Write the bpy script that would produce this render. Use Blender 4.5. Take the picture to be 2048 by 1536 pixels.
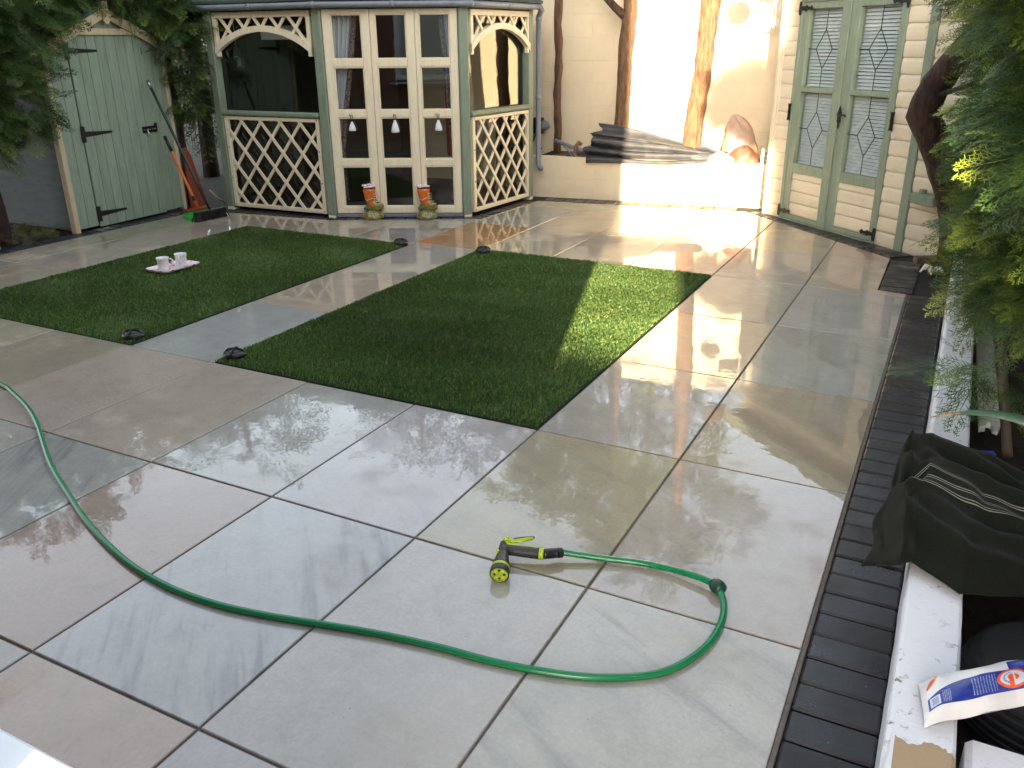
import bpy, math, random
import numpy as np
from mathutils import Vector, Matrix

for o in list(bpy.data.objects):
    bpy.data.objects.remove(o)
sc = bpy.context.scene
COL = sc.collection
rnd = random.Random(7)
NP = np.random.default_rng(11)

# ------------------------------------------------------------------ camera
CAMH = 1.4777
PITCH, ROLL, YAW = .3837, -.0086, -.4778
cy_, sy_ = math.cos(YAW), math.sin(YAW)
cp_, sp_ = math.cos(PITCH), math.sin(PITCH)
fwd = Vector((sy_ * cp_, cy_ * cp_, -sp_))
rt0 = Vector((cy_, -sy_, 0))
up0 = rt0.cross(fwd)
rt = rt0 * math.cos(ROLL) + up0 * math.sin(ROLL)
up = -rt0 * math.sin(ROLL) + up0 * math.cos(ROLL)
cam = bpy.data.cameras.new('camera')
cam.sensor_width = 36
cam.lens = 36 * 1693.5 / 2048
cam.clip_start = .05
cam.clip_end = 500
camo = bpy.data.objects.new('camera', cam)
COL.objects.link(camo)
m3 = Matrix((rt, up, -fwd)).transposed()
camo.matrix_world = Matrix.Translation((0, 0, CAMH)) @ m3.to_4x4()
sc.camera = camo

# ------------------------------------------------------------------ light
SUN_EL = math.radians(8.0)
SUN_AZ = math.radians(163.6)          # clockwise from +Y
w = bpy.data.worlds.new('World')
sc.world = w
w.use_nodes = True
wn = w.node_tree.nodes
wl = w.node_tree.links
sky = wn.new('ShaderNodeTexSky')
sky.sky_type = 'NISHITA'
sky.sun_disc = False
sky.sun_elevation = SUN_EL
sky.sun_rotation = SUN_AZ
sky.dust_density = 2.5
sky.ozone_density = 1.0
hs = wn.new('ShaderNodeHueSaturation')
hs.inputs['Saturation'].default_value = .42
wl.new(sky.outputs[0], hs.inputs['Color'])
wl.new(hs.outputs[0], wn['Background'].inputs[0])
wn['Background'].inputs[1].default_value = .15
sl = bpy.data.lights.new('sun', 'SUN')
sl.energy = 4.8
sl.angle = math.radians(.53)
sl.color = (1, .80, .55)
so = bpy.data.objects.new('sun', sl)
COL.objects.link(so)
tosun = Vector((math.sin(SUN_AZ) * math.cos(SUN_EL), math.cos(SUN_AZ) * math.cos(SUN_EL), math.sin(SUN_EL)))
so.rotation_euler = tosun.to_track_quat('Z', 'Y').to_euler()
so.location = (3, -9, 6)
vs = sc.view_settings
vs.view_transform = 'Standard'
vs.look = 'None'
vs.gamma = 1
vs.use_curve_mapping = False
vs.exposure = 2.85
sc.render.engine = 'CYCLES'
sc.cycles.max_bounces = 5
sc.cycles.diffuse_bounces = 3
sc.cycles.glossy_bounces = 3
sc.cycles.transparent_max_bounces = 10


# ------------------------------------------------------------------ materials
def L(c):
    """sRGB 0-255 to linear"""
    r = []
    for v in c[:3]:
        v = v / 255
        r.append(v / 12.92 if v <= .04045 else ((v + .055) / 1.055) ** 2.4)
    return (r[0], r[1], r[2], 1)


class NT:
    def __init__(s, name):
        s.m = bpy.data.materials.new(name)
        s.m.use_nodes = True
        s.t = s.m.node_tree
        s.b = s.t.nodes['Principled BSDF']
        s.out = s.t.nodes['Material Output']

    def n(s, typ, **kw):
        x = s.t.nodes.new('ShaderNode' + typ)
        for k, v in kw.items():
            if k.startswith('i_'):
                x.inputs[k[2:].replace('_', ' ')].default_value = v
            else:
                setattr(x, k, v)
        return x

    def l(s, a, b):
        s.t.links.new(a, b)

    def math(s, op, a, b=None, c=None):
        x = s.n('Math', operation=op)
        for i, v in enumerate((a, b, c)):
            if v is None:
                continue
            if isinstance(v, (int, float)):
                x.inputs[i].default_value = v
            else:
                s.l(v, x.inputs[i])
        return x.outputs[0]

    def mix(s, fac, a, b, typ='MIX'):
        x = s.n('Mix', data_type='RGBA', blend_type=typ)
        for sock, v in ((x.inputs[0], fac), (x.inputs[6], a), (x.inputs[7], b)):
            if isinstance(v, (int, float)):
                sock.default_value = v
            elif isinstance(v, tuple):
                sock.default_value = v
            else:
                s.l(v, sock)
        return x.outputs[2]

    def ramp(s, src, stops):
        x = s.n('ValToRGB')
        e = x.color_ramp.elements
        while len(e) < len(stops):
            e.new(.5)
        for i, (p, c) in enumerate(stops):
            e[i].position = p
            e[i].color = c if isinstance(c, tuple) else (c, c, c, 1)
        s.l(src, x.inputs[0])
        return x.outputs[0]

    def noise(s, vec, scale, detail=4, rough=.55):
        x = s.n('TexNoise')
        x.inputs['Scale'].default_value = scale
        x.inputs['Detail'].default_value = detail
        x.inputs['Roughness'].default_value = rough
        if vec is not None:
            s.l(vec, x.inputs['Vector'])
        return x.outputs[0]

    def pos(s):
        return s.n('NewGeometry').outputs['Position']

    def bump(s, h, strength, dist=.01, nrm=None):
        x = s.n('Bump')
        x.inputs['Strength'].default_value = strength
        x.inputs['Distance'].default_value = dist
        s.l(h, x.inputs['Height'])
        if nrm is not None:
            s.l(nrm, x.inputs['Normal'])
        return x.outputs[0]


def plain(name, col, rough=.5, var=.12, scale=6, bump=.15, bscale=60, bdist=.003, metal=0, spec=.5,
          dirt=None, dirtamt=.5, stretch=(1, 1, 1), coat=0, objvar=0):
    t = NT(name)
    p = t.pos()
    mp = t.n('Mapping')
    mp.inputs['Scale'].default_value = stretch
    t.l(p, mp.inputs[0])
    v = mp.outputs[0]
    n1 = t.noise(v, scale, 5)
    c = L(col)
    lo = tuple(x * (1 - var) for x in c[:3]) + (1,)
    hi = tuple(min(1, x * (1 + var)) for x in c[:3]) + (1,)
    colr = t.mix(t.ramp(n1, [(.3, 0.), (.7, 1.)]), lo, hi)
    if objvar:
        oi = t.n('ObjectInfo')
        f = t.math('MULTIPLY_ADD', oi.outputs['Random'], 2 * objvar, 1 - objvar)
        mm = t.n('VectorMath', operation='SCALE')
        t.l(colr, mm.inputs[0])
        t.l(f, mm.inputs['Scale'])
        colr = mm.outputs[0]
    if dirt:
        n2 = t.noise(v, scale * 2.3, 7, .7)
        colr = t.mix(t.math('MULTIPLY', t.ramp(n2, [(.52, 0.), (.72, 1.)]), dirtamt), colr, L(dirt))
    t.l(colr, t.b.inputs['Base Color'])
    t.b.inputs['Roughness'].default_value = rough
    t.b.inputs['Metallic'].default_value = metal
    t.b.inputs['Specular IOR Level'].default_value = spec
    t.b.inputs['Coat Weight'].default_value = coat
    if bump:
        n3 = t.noise(v, bscale, 4)
        t.l(t.bump(n3, bump, bdist), t.b.inputs['Normal'])
    return t.m


M = {}
M['cream'] = plain('cream_paint', (236, 221, 190), .42, .06, 5, .12, 40, .002, dirt=(150, 135, 105), dirtamt=.25, stretch=(6, 6, 1))
M['green'] = plain('sage_paint', (128, 140, 120), .45, .12, 5, .15, 40, .002, dirt=(70, 80, 68), dirtamt=.35, stretch=(6, 6, 1))
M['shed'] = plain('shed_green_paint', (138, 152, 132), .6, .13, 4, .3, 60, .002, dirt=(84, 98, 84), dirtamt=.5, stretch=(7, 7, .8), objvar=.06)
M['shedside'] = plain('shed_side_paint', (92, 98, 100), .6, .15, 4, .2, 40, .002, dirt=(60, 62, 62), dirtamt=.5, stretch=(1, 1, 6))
M['raw'] = plain('pale_timber', (203, 184, 150), .6, .12, 8, .2, 50, .002, dirt=(130, 110, 80), dirtamt=.4, stretch=(5, 5, 1))
M['loglap'] = plain('loglap_cream', (218, 203, 175), .42, .06, 3, .15, 30, .002, dirt=(165, 145, 115), dirtamt=.3, objvar=.03)
M['blockwall'] = plain('cream_masonry_paint', (222, 206, 174), .6, .05, 3, .35, 90, .003, dirt=(190, 168, 130), dirtamt=.2, objvar=.02)
M['rendermasonry'] = plain('cream_masonry_joint', (214, 199, 168), .7, .06, 3, .2, 90, .003)
M['sideboard'] = plain('weathered_side_board', (96, 90, 90), .6, .2, 4, .25, 40, .002, dirt=(60, 52, 48), dirtamt=.6, stretch=(1, 1, 5), objvar=.1)
M['black'] = plain('black_iron', (22, 22, 22), .4, .2, 30, .3, 120, .001)
M['blackplastic'] = plain('black_plastic', (20, 21, 23), .35, .15, 30, .1, 150, .001)
M['gutter'] = plain('grey_pvc', (126, 130, 138), .35, .08, 8, .05, 40, .001, dirt=(70, 74, 70), dirtamt=.4)
M['felt'] = plain('roof_felt', (66, 78, 70), .85, .2, 14, .6, 200, .003, dirt=(40, 48, 36), dirtamt=.5)
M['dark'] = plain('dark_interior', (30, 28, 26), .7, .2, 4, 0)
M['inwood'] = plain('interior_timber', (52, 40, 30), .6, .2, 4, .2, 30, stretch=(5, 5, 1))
M['soil'] = plain('soil', (40, 32, 24), .95, .35, 9, 1, 40, .02, dirt=(70, 58, 40), dirtamt=.5)
M['bed'] = plain('jointing_mortar', (100, 94, 87), .9, .2, 30, .5, 300, .002, dirt=(60, 56, 50), dirtamt=.6)
M['darkbed'] = plain('dark_jointing', (26, 26, 27), .85, .2, 30, .5, 300, .002)
M['white'] = plain('white_upvc', (226, 228, 232), .3, .03, 4, .05, 40, .001)
M['render'] = plain('cream_render', (214, 200, 168), .8, .06, 6, .5, 140, .003)
M['ceramic'] = plain('white_ceramic', (236, 232, 232), .12, .02, 8, 0)
M['terracotta'] = plain('red_brown_panel', (132, 58, 34), .55, .18, 6, .2, 40, stretch=(4, 4, 1))
M['orange'] = plain('orange_handle', (226, 112, 36), .35, .06, 6, 0)
M['greenhandle'] = plain('dark_green_handle', (26, 44, 34), .35, .1, 6, 0)
M['bristle'] = plain('green_bristle', (40, 178, 50), .5, .15, 60, 0)
M['steel'] = plain('pale_steel', (170, 172, 172), .3, .06, 20, 0, metal=.9)
M['fabricwhite'] = plain('white_fabric', (226, 224, 222), .85, .04, 30, .5, 300, .002)
M['curtain'] = plain('white_curtain', (214, 212, 218), .8, .05, 8, .2, 120, .002)
M['lime'] = plain('lime_plastic', (178, 202, 28), .3, .06, 10, 0)
M['grip'] = plain('charcoal_rubber', (52, 53, 52), .5, .12, 40, .2, 400, .001)
M['hosedark'] = plain('dark_green_plastic', (14, 58, 40), .4, .1, 20, .1, 100)
M['bark_red'] = None
M['tarp'] = plain('brown_plastic_sack', (178, 148, 126), .4, .1, 10, .9, 16, .02)
M['pot'] = plain('brown_pot', (122, 84, 66), .5, .15, 10, .3, 40)
M['redcloth'] = plain('faded_red_bag', (196, 110, 110), .5, .1, 10, .4, 40)
M['paleplastic'] = plain('pale_plastic_bag', (222, 212, 208), .3, .05, 10, .8, 30, .01)
M['radio'] = plain('pale_green_box', (176, 184, 160), .4, .06, 10, 0)
M['tyre'] = plain('black_rubber', (30, 31, 33), .6, .2, 20, .2, 100)
M['paintwood'] = plain('weathered_white_wood', (196, 200, 196), .6, .08, 8, .4, 40, dirt=(110, 100, 84), dirtamt=.7, stretch=(1, 5, 5))
M['stake'] = plain('brown_stake', (92, 78, 66), .7, .2, 8, .4, 40, stretch=(5, 1, 5))
M['blue'] = plain('bright_blue_plastic', (28, 84, 214), .4, .06, 10, .1, 30)
M['fence'] = plain('brown_fence_board', (82, 62, 46), .75, .2, 4, .3, 40, stretch=(5, 5, 1), objvar=.1)
M['litter'] = plain('dry_leaf_litter', (112, 112, 54), .8, .3, 20, .3, 60)
M['cable'] = plain('black_cable', (16, 16, 16), .4, .1, 20, 0)
M['bagpaper'] = plain('white_paper', (228, 226, 222), .5, .03, 10, 0)


def bark(name, a, b, c):
    t = NT(name)
    p = t.pos()
    mp = t.n('Mapping')
    mp.inputs['Scale'].default_value = (9, 9, 1.6)
    t.l(p, mp.inputs[0])
    n1 = t.noise(mp.outputs[0], 5, 8, .65)
    n2 = t.noise(p, 3.1, 5)
    col = t.ramp(n1, [(.28, L(a)), (.5, L(b)), (.75, L(c))])
    col = t.mix(t.math('MULTIPLY', t.ramp(n2, [(.55, 0.), (.7, 1.)]), .5), col, L(a))
    t.l(col, t.b.inputs['Base Color'])
    t.b.inputs['Roughness'].default_value = .8
    t.l(t.bump(n1, 1., .035), t.b.inputs['Normal'])
    return t.m


M['bark_pine'] = bark('pale_brown_bark', (52, 36, 25), (116, 84, 58), (152, 116, 82))
M['bark_thin'] = bark('dark_brown_bark', (52, 36, 28), (98, 68, 50), (124, 90, 64))
M['bark_dark'] = bark('shaggy_red_bark', (26, 18, 15), (66, 44, 36), (96, 68, 56))


def slab_mat():
    t = NT('wet_sandstone_slab')
    oi = t.n('ObjectInfo')
    tc = t.n('TexCoord')
    p = t.pos()
    # coordinates of this slab only: own offset and own bedding angle
    off = t.n('VectorMath', operation='SCALE')
    cmb = t.n('CombineXYZ')
    for k, f in (('X', 37.), ('Y', 91.), ('Z', 53.)):
        t.l(t.math('MULTIPLY', oi.outputs['Random'], f), cmb.inputs[k])
    add = t.n('VectorMath', operation='ADD')
    t.l(tc.outputs['Object'], add.inputs[0])
    t.l(cmb.outputs[0], add.inputs[1])
    ov = add.outputs[0]
    vr = t.n('VectorRotate', rotation_type='Z_AXIS')
    t.l(tc.outputs['Object'], vr.inputs['Vector'])
    t.l(t.math('MULTIPLY_ADD', oi.outputs['Random'], 1.1, .25), vr.inputs['Angle'])
    mp = t.n('Mapping')
    mp.inputs['Scale'].default_value = (.9, 9, 1)
    t.l(vr.outputs[0], mp.inputs[0])
    add2 = t.n('VectorMath', operation='ADD')
    t.l(mp.outputs[0], add2.inputs[0])
    t.l(cmb.outputs[0], add2.inputs[1])
    vein = t.noise(add2.outputs[0], 1.5, 6, .6)
    veinm = t.ramp(vein, [(.34, 1.), (.47, .15), (.6, 0.), (.75, .25)])
    blot = t.noise(ov, 2.6, 6, .6)
    grain = t.noise(ov, 90, 3, .6)
    base = oi.outputs['Color']
    col = t.mix(t.math('MULTIPLY', t.ramp(blot, [(.3, 0.), (.75, 1.)]), .38), base, (.29, .255, .215, 1))
    col = t.mix(t.math('MULTIPLY', t.math('MULTIPLY', veinm, oi.outputs['Alpha']), .8), col, (.13, .13, .135, 1))
    g = t.ramp(grain, [(.25, .88), (.75, 1.08)])
    col = t.mix(1., col, g, 'MULTIPLY')
    # dirt specks
    vo = t.n('TexVoronoi')
    vo.inputs['Scale'].default_value = 26
    t.l(p, vo.inputs['Vector'])
    spk = t.math('LESS_THAN', vo.outputs['Distance'], .055)
    spk = t.math('MULTIPLY', spk, t.ramp(t.noise(p, 5, 3), [(.5, 0.), (.58, 1.)]))
    col = t.mix(t.math('MULTIPLY', spk, .7), col, (.06, .05, .045, 1))
    # riven face and mineral staining
    riv = t.noise(ov, 8, 8, .7)
    col = t.mix(1., col, t.ramp(riv, [(.25, .80), (.5, 1.), (.8, 1.12)]), 'MULTIPLY')
    # how wet: wide film, thinner in places, ragged edges broken into flecks
    wn1 = t.noise(p, 1.25, 8, .66)
    wet = t.ramp(wn1, [(.36, .25), (.43, .85), (.47, 1.)])
    fine = t.noise(p, 75, 3, .6)
    patch = t.ramp(t.noise(p, 2.6, 5, .6), [(.50, 0.), (.64, 1.)])
    fleck = t.math('MULTIPLY', t.ramp(fine, [(.56, 0.), (.62, 1.)]), patch)
    wet = t.math('MULTIPLY', wet, t.math('SUBTRACT', 1., t.math('MULTIPLY', fleck, .55)))
    dark = t.ramp(wet, [(0., 1.14), (1., .94)])
    col = t.mix(1., col, dark, 'MULTIPLY')
    t.l(col, t.b.inputs['Base Color'])
    t.b.inputs['Roughness'].default_value = .5
    t.b.inputs['Specular IOR Level'].default_value = .3
    t.l(t.bump(riv, .25, .004), t.b.inputs['Normal'])
    t.b.inputs['Coat IOR'].default_value = 1.65
    t.l(wet, t.b.inputs['Coat Weight'])
    cr = t.math('MULTIPLY_ADD', t.ramp(wn1, [(.36, 1.), (.47, 0.)]), .12, .004)
    t.l(cr, t.b.inputs['Coat Roughness'])
    # slow ripples keep the mirror sharp but bend and break its outlines
    b1 = t.bump(t.noise(p, 6, 1, .4), .045, .01)
    b2 = t.bump(t.noise(p, 24, 1.5, .5), .07, .0025, b1)
    t.l(b2, t.b.inputs['Coat Normal'])
    return t.m


M['slab'] = slab_mat()


def block_mat():
    t = NT('charcoal_block')
    oi = t.n('ObjectInfo')
    p = t.pos()
    n = t.noise(p, 35, 6, .7)
    r = t.ramp(oi.outputs['Random'], [(0., L((26, 27, 31))), (1., L((50, 51, 57)))])
    col = t.mix(t.ramp(n, [(.4, 0.), (.75, .5)]), r, L((20, 20, 22)))
    n2 = t.noise(p, 70, 3, .6)
    sp = t.math('MULTIPLY', t.ramp(n2, [(.68, 0.), (.74, 1.)]), t.ramp(t.noise(p, 4, 3), [(.45, 0.), (.6, .6)]))
    col = t.mix(sp, col, L((140, 138, 132)))
    t.l(col, t.b.inputs['Base Color'])
    t.l(t.ramp(t.noise(p, 6, 5), [(.35, .22), (.65, .55)]), t.b.inputs['Roughness'])
    t.l(t.bump(t.noise(p, 160, 4, .7), .5, .002), t.b.inputs['Normal'])
    return t.m


M['block'] = block_mat()


def whitewall_mat():
    t = NT('chipped_white_masonry_paint')
    p = t.pos()
    n = t.noise(p, 26, 8, .75)
    n2 = t.noise(p, 4.2, 4)
    sx = t.n('SeparateXYZ')
    t.l(p, sx.inputs[0])
    chip = t.math('MULTIPLY', t.ramp(n, [(.57, 0.), (.63, 1.)]), t.ramp(n2, [(.36, 0.), (.58, 1.)]))
    col = t.mix(t.math('MULTIPLY', chip, .85), L((224, 226, 232)), L((74, 70, 66)))
    # bare sandy render where the paint has never been put on, ragged front
    edge = t.math('ADD', sx.outputs['Y'], t.math('MULTIPLY', t.math('SUBTRACT', t.noise(p, 14, 5), .5), .10))
    bare = t.math('LESS_THAN', edge, 1.452)
    bare2 = t.math('MULTIPLY', bare, t.math('GREATER_THAN', sx.outputs['X'], .072))
    col = t.mix(bare2, col, L((170, 148, 116)))
    t.l(col, t.b.inputs['Base Color'])
    t.b.inputs['Roughness'].default_value = .55
    t.l(t.bump(t.noise(p, 90, 5, .6), .5, .003), t.b.inputs['Normal'])
    return t.m


M['whitewall'] = whitewall_mat()


def glass_mat(name, tint=(.9, .93, .92, 1), ior=1.5):
    t = NT(name)
    t.t.nodes.remove(t.b)
    tr = t.n('BsdfTransparent')
    tr.inputs[0].default_value = tint
    gl = t.n('BsdfGlossy')
    gl.inputs['Roughness'].default_value = .015
    fr = t.n('Fresnel')
    fr.inputs['IOR'].default_value = ior
    bf = t.n('NewGeometry').outputs['Backfacing']
    t.l(t.math('MULTIPLY_ADD', bf, 1 / ior - ior, ior), fr.inputs['IOR'])
    f = fr.outputs[0]
    n = t.noise(t.pos(), 3, 2)
    t.l(t.bump(n, .03, .02), gl.inputs['Normal'])
    mx = t.n('MixShader')
    t.l(f, mx.inputs[0])
    t.l(tr.outputs[0], mx.inputs[1])
    t.l(gl.outputs[0], mx.inputs[2])
    t.l(mx.outputs[0], t.out.inputs[0])
    return t.m


M['glass'] = glass_mat('window_glass', ior=1.6)


def leaf_mat(name, trans=.25, rough=.5):
    t = NT(name)
    a = t.n('Attribute', attribute_name='tint')
    t.l(a.outputs['Color'], t.b.inputs['Base Color'])
    t.b.inputs['Roughness'].default_value = rough
    t.b.inputs['Specular IOR Level'].default_value = .35
    tl = t.n('BsdfTranslucent')
    t.l(a.outputs['Color'], tl.inputs[0])
    mx = t.n('MixShader')
    mx.inputs[0].default_value = trans
    t.l(t.b.outputs[0], mx.inputs[1])
    t.l(tl.outputs[0], mx.inputs[2])
    t.l(mx.outputs[0], t.out.inputs[0])
    return t.m


M['leaf'] = leaf_mat('conifer_scale_leaf', .22)
M['grass'] = leaf_mat('artificial_grass_fibre', .3, .42)
M['turf'] = plain('turf_backing', (20, 38, 16), .9, .2, 30, 0)


def hose_mat():
    t = NT('green_hose_with_yellow_stripe')
    uv = t.n('UVMap')
    sx = t.n('SeparateXYZ')
    t.l(uv.outputs[0], sx.inputs[0])
    d = t.math('ABSOLUTE', t.math('SUBTRACT', sx.outputs['Y'], .38))
    st = t.math('LESS_THAN', d, .035)
    col = t.mix(st, L((0, 118, 70)), L((168, 160, 60)))
    t.l(col, t.b.inputs['Base Color'])
    t.b.inputs['Roughness'].default_value = .22
    wv = t.noise(t.pos(), 300, 2)
    t.l(t.bump(wv, .15, .001), t.b.inputs['Normal'])
    return t.m


M['hose'] = hose_mat()


def mat_rubber():
    t = NT('ribbed_grey_underlay')
    p = t.pos()
    wv = t.n('TexWave')
    wv.inputs['Scale'].default_value = 60
    wv.inputs['Distortion'].default_value = .6
    t.l(p, wv.inputs['Vector'])
    n = t.noise(p, 9, 5)
    col = t.ramp(n, [(.3, L((50, 52, 58))), (.75, L((88, 88, 90)))])
    t.l(col, t.b.inputs['Base Color'])
    t.b.inputs['Roughness'].default_value = .45
    t.l(t.bump(wv.outputs['Fac'], .5, .004), t.b.inputs['Normal'])
    return t.m


M['underlay'] = mat_rubber()


def bag_mat():
    """white bag, blue panel with lines of small print, barcode patch, orange ring with an e (uv in metres)"""
    t = NT('printed_plastic_bag')
    uv = t.n('UVMap')
    sx = t.n('SeparateXYZ')
    t.l(uv.outputs[0], sx.inputs[0])
    U = t.math('DIVIDE', sx.outputs['X'], 1.22)
    V = t.math('ADD', sx.outputs['Y'], .012)

    def inr(a, lo, hi):
        return t.math('MULTIPLY', t.math('GREATER_THAN', a, lo), t.math('LESS_THAN', a, hi))

    def rect(a, b, c, d):
        return t.math('MULTIPLY', inr(U, a, b), inr(V, c, d))
    white = L((222, 222, 224))
    blue = L((34, 52, 140))
    orange = L((232, 92, 44))
    slope = t.math('MULTIPLY_ADD', t.math('MINIMUM', t.math('SUBTRACT', U, .07), 0.), .45, .098)
    pan = t.math('MULTIPLY', inr(U, .008, .205), t.math('MULTIPLY', t.math('GREATER_THAN', V, .036), t.math('LESS_THAN', V, slope)))
    pan = t.math('MAXIMUM', pan, rect(.150, .186, .06, .13))
    col = t.mix(pan, white, blue)
    # barcode
    bar = t.math('GREATER_THAN', t.math('SINE', t.math('MULTIPLY', V, 2400.)), .1)
    col = t.mix(rect(.011, .027, .040, .068), col, L((196, 204, 226)))
    col = t.mix(t.math('MULTIPLY', rect(.014, .024, .043, .065), bar), col, L((60, 74, 140)))
    # lines of print
    ln = t.math('GREATER_THAN', t.math('SINE', t.math('MULTIPLY', U, 1250.)), .35)
    brk = t.ramp(t.noise(uv.outputs[0], 420, 2), [(.4, 0.), (.5, 1.)])
    ends = t.math('LESS_THAN', V, t.math('MULTIPLY_ADD', t.noise(t.n('CombineXYZ').outputs[0], 1), 0., .092))
    txt = t.math('MULTIPLY', t.math('MULTIPLY', rect(.078, .122, .042, .092), ln), brk)
    txt2 = t.math('MULTIPLY', t.math('MULTIPLY', rect(.030, .044, .040, .074), t.math('GREATER_THAN', t.math('SINE', t.math('MULTIPLY', U, 2200.)), .2)), brk)
    col = t.mix(t.math('MULTIPLY', t.math('MAXIMUM', txt, txt2), .75), col, L((180, 190, 226)))
    # ring and letter: up of the letter points along +U, its right along -V
    cx, cy, R = .152, .068, .0285
    a = t.math('SUBTRACT', U, cx)          # letter up
    b = t.math('SUBTRACT', cy, V)          # letter right
    r = t.math('SQRT', t.math('ADD', t.math('MULTIPLY', a, a), t.math('MULTIPLY', b, b)))
    col = t.mix(t.math('LESS_THAN', r, R), col, orange)
    ring = inr(r, R * .36, R * .80)
    gap = t.math('MULTIPLY', inr(a, -R * .30, -R * .0), t.math('GREATER_THAN', b, 0.))
    ring = t.math('MULTIPLY', ring, t.math('SUBTRACT', 1., gap))
    barm = t.math('MULTIPLY', inr(a, R * .0, R * .10), inr(b, -R * .45, R * .78))
    e = t.math('MAXIMUM', ring, barm)
    col = t.mix(e, col, L((214, 214, 220)))
    # small blue print on the back of the letter
    sm = t.math('MULTIPLY', inr(r, R * .52, R * .64), t.math('LESS_THAN', a, t.math('MULTIPLY', R, -.1)))
    col = t.mix(t.math('MULTIPLY', t.math('MULTIPLY', sm, brk), e), col, L((80, 110, 180)))
    # orange flash at the corner
    du = t.math('DIVIDE', t.math('SUBTRACT', t.math('MULTIPLY_ADD', V, -.55, U), -.043), .006)
    dv = t.math('DIVIDE', t.math('SUBTRACT', V, .112), .016)
    fl = t.math('LESS_THAN', t.math('ADD', t.math('MULTIPLY', du, du), t.math('MULTIPLY', dv, dv)), 1.)
    col = t.mix(fl, col, orange)
    # scuffs
    col = t.mix(t.math('MULTIPLY', t.ramp(t.noise(t.pos(), 60, 6, .7), [(.58, 0.), (.7, 1.)]), .25), col, L((150, 150, 160)))
    t.l(col, t.b.inputs['Base Color'])
    t.b.inputs['Roughness'].default_value = .28
    t.l(t.bump(t.noise(t.pos(), 28, 4, .6), .5, .006), t.b.inputs['Normal'])
    return t.m


M['bag'] = bag_mat()


def jacket_mat():
    t = NT('dark_green_fleece_with_stripes')
    uv = t.n('UVMap')
    sx = t.n('SeparateXYZ')
    t.l(uv.outputs[0], sx.inputs[0])
    U, V = sx.outputs['X'], sx.outputs['Y']
    m = None
    for c in (.40, .412, .452, .464, .51, .522):
        x = t.math('LESS_THAN', t.math('ABSOLUTE', t.math('SUBTRACT', V, c)), .0019)
        m = x if m is None else t.math('MAXIMUM', m, x)
    m = t.math('MULTIPLY', m, t.math('GREATER_THAN', U, .10))
    p = t.pos()
    n = t.noise(p, 140, 4, .7)
    col = t.mix(t.ramp(n, [(.3, 0.), (.7, 1.)]), L((16, 19, 15)), L((27, 31, 25)))
    col = t.mix(t.math('MULTIPLY', m, .8), col, L((150, 150, 140)))
    t.l(col, t.b.inputs['Base Color'])
    t.b.inputs['Roughness'].default_value = .95
    t.b.inputs['Sheen Weight'].default_value = .05
    t.b.inputs['Specular IOR Level'].default_value = .1
    t.l(t.bump(n, .5, .003), t.b.inputs['Normal'])
    return t.m


M['jacket'] = jacket_mat()


def boot_mat():
    t = NT('painted_pottery_boot')
    tc = t.n('TexCoord')
    sx = t.n('SeparateXYZ')
    t.l(tc.outputs['Object'], sx.inputs[0])
    n = t.noise(tc.outputs['Object'], 40, 5, .7)
    # orange gaiter: a slanting band on the leg of the boot, olive elsewhere
    zz = t.math('MULTIPLY_ADD', sx.outputs['X'], .9, sx.outputs['Z'])
    org = t.math('MULTIPLY', t.math('GREATER_THAN', zz, .135), t.math('LESS_THAN', sx.outputs['X'], .035))
    col = t.mix(t.ramp(n, [(.35, 0.), (.65, 1.)]), L((88, 84, 34)), L((138, 126, 54)))
    col = t.mix(org, col, t.mix(t.ramp(n, [(.4, 0.), (.7, 1.)]), L((222, 110, 34)), L((196, 84, 26))))
    vo = t.n('TexVoronoi')
    vo.inputs['Scale'].default_value = 55
    t.l(tc.outputs['Object'], vo.inputs['Vector'])
    col = t.mix(t.math('MULTIPLY', t.math('LESS_THAN', vo.outputs['Distance'], .22), t.math('SUBTRACT', 1., org)), col, L((58, 52, 22)))
    t.l(col, t.b.inputs['Base Color'])
    t.b.inputs['Roughness'].default_value = .15
    t.b.inputs['Coat Weight'].default_value = .6
    t.l(t.bump(n, .3, .004), t.b.inputs['Normal'])
    return t.m


M['boot'] = boot_mat()
M['bootblue'] = plain('glazed_teal_heel', (64, 96, 96), .15, .15, 20, 0)
M['lace'] = plain('cream_glaze', (206, 196, 166), .2, .08, 20, 0)
M['petal'] = plain('pale_pink_petal', (226, 206, 200), .25, .08, 20, 0)
M['petalleaf'] = plain('glazed_green_leaf', (46, 66, 56), .2, .15, 20, 0)
M['yellowflower'] = plain('pale_yellow_glaze', (216, 208, 140), .2, .06, 20, 0)


def tray_mat():
    t = NT('pink_patterned_tray')
    tc = t.n('TexCoord')
    vo = t.n('TexVoronoi')
    vo.inputs['Scale'].default_value = 26
    t.l(tc.outputs['Object'], vo.inputs['Vector'])
    col = t.ramp(vo.outputs['Distance'], [(.28, L((204, 70, 84))), (.34, L((240, 200, 212))), (.5, L((240, 232, 236)))])
    t.l(col, t.b.inputs['Base Color'])
    t.b.inputs['Roughness'].default_value = .2
    return t.m


M['tray'] = tray_mat()


def mug_mat():
    t = NT('white_mug_with_faint_print')
    tc = t.n('TexCoord')
    n = t.noise(tc.outputs['Object'], 55, 3, .6)
    sx = t.n('SeparateXYZ')
    t.l(tc.outputs['Object'], sx.inputs[0])
    band = t.math('MULTIPLY', t.math('GREATER_THAN', sx.outputs['Z'], .03), t.math('LESS_THAN', sx.outputs['Z'], .075))
    f = t.math('MULTIPLY', t.ramp(n, [(.58, 0.), (.63, .5)]), band)
    t.l(t.mix(f, L((238, 234, 234)), L((176, 168, 182))), t.b.inputs['Base Color'])
    t.b.inputs['Roughness'].default_value = .1
    return t.m


M['mug'] = mug_mat()


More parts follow.
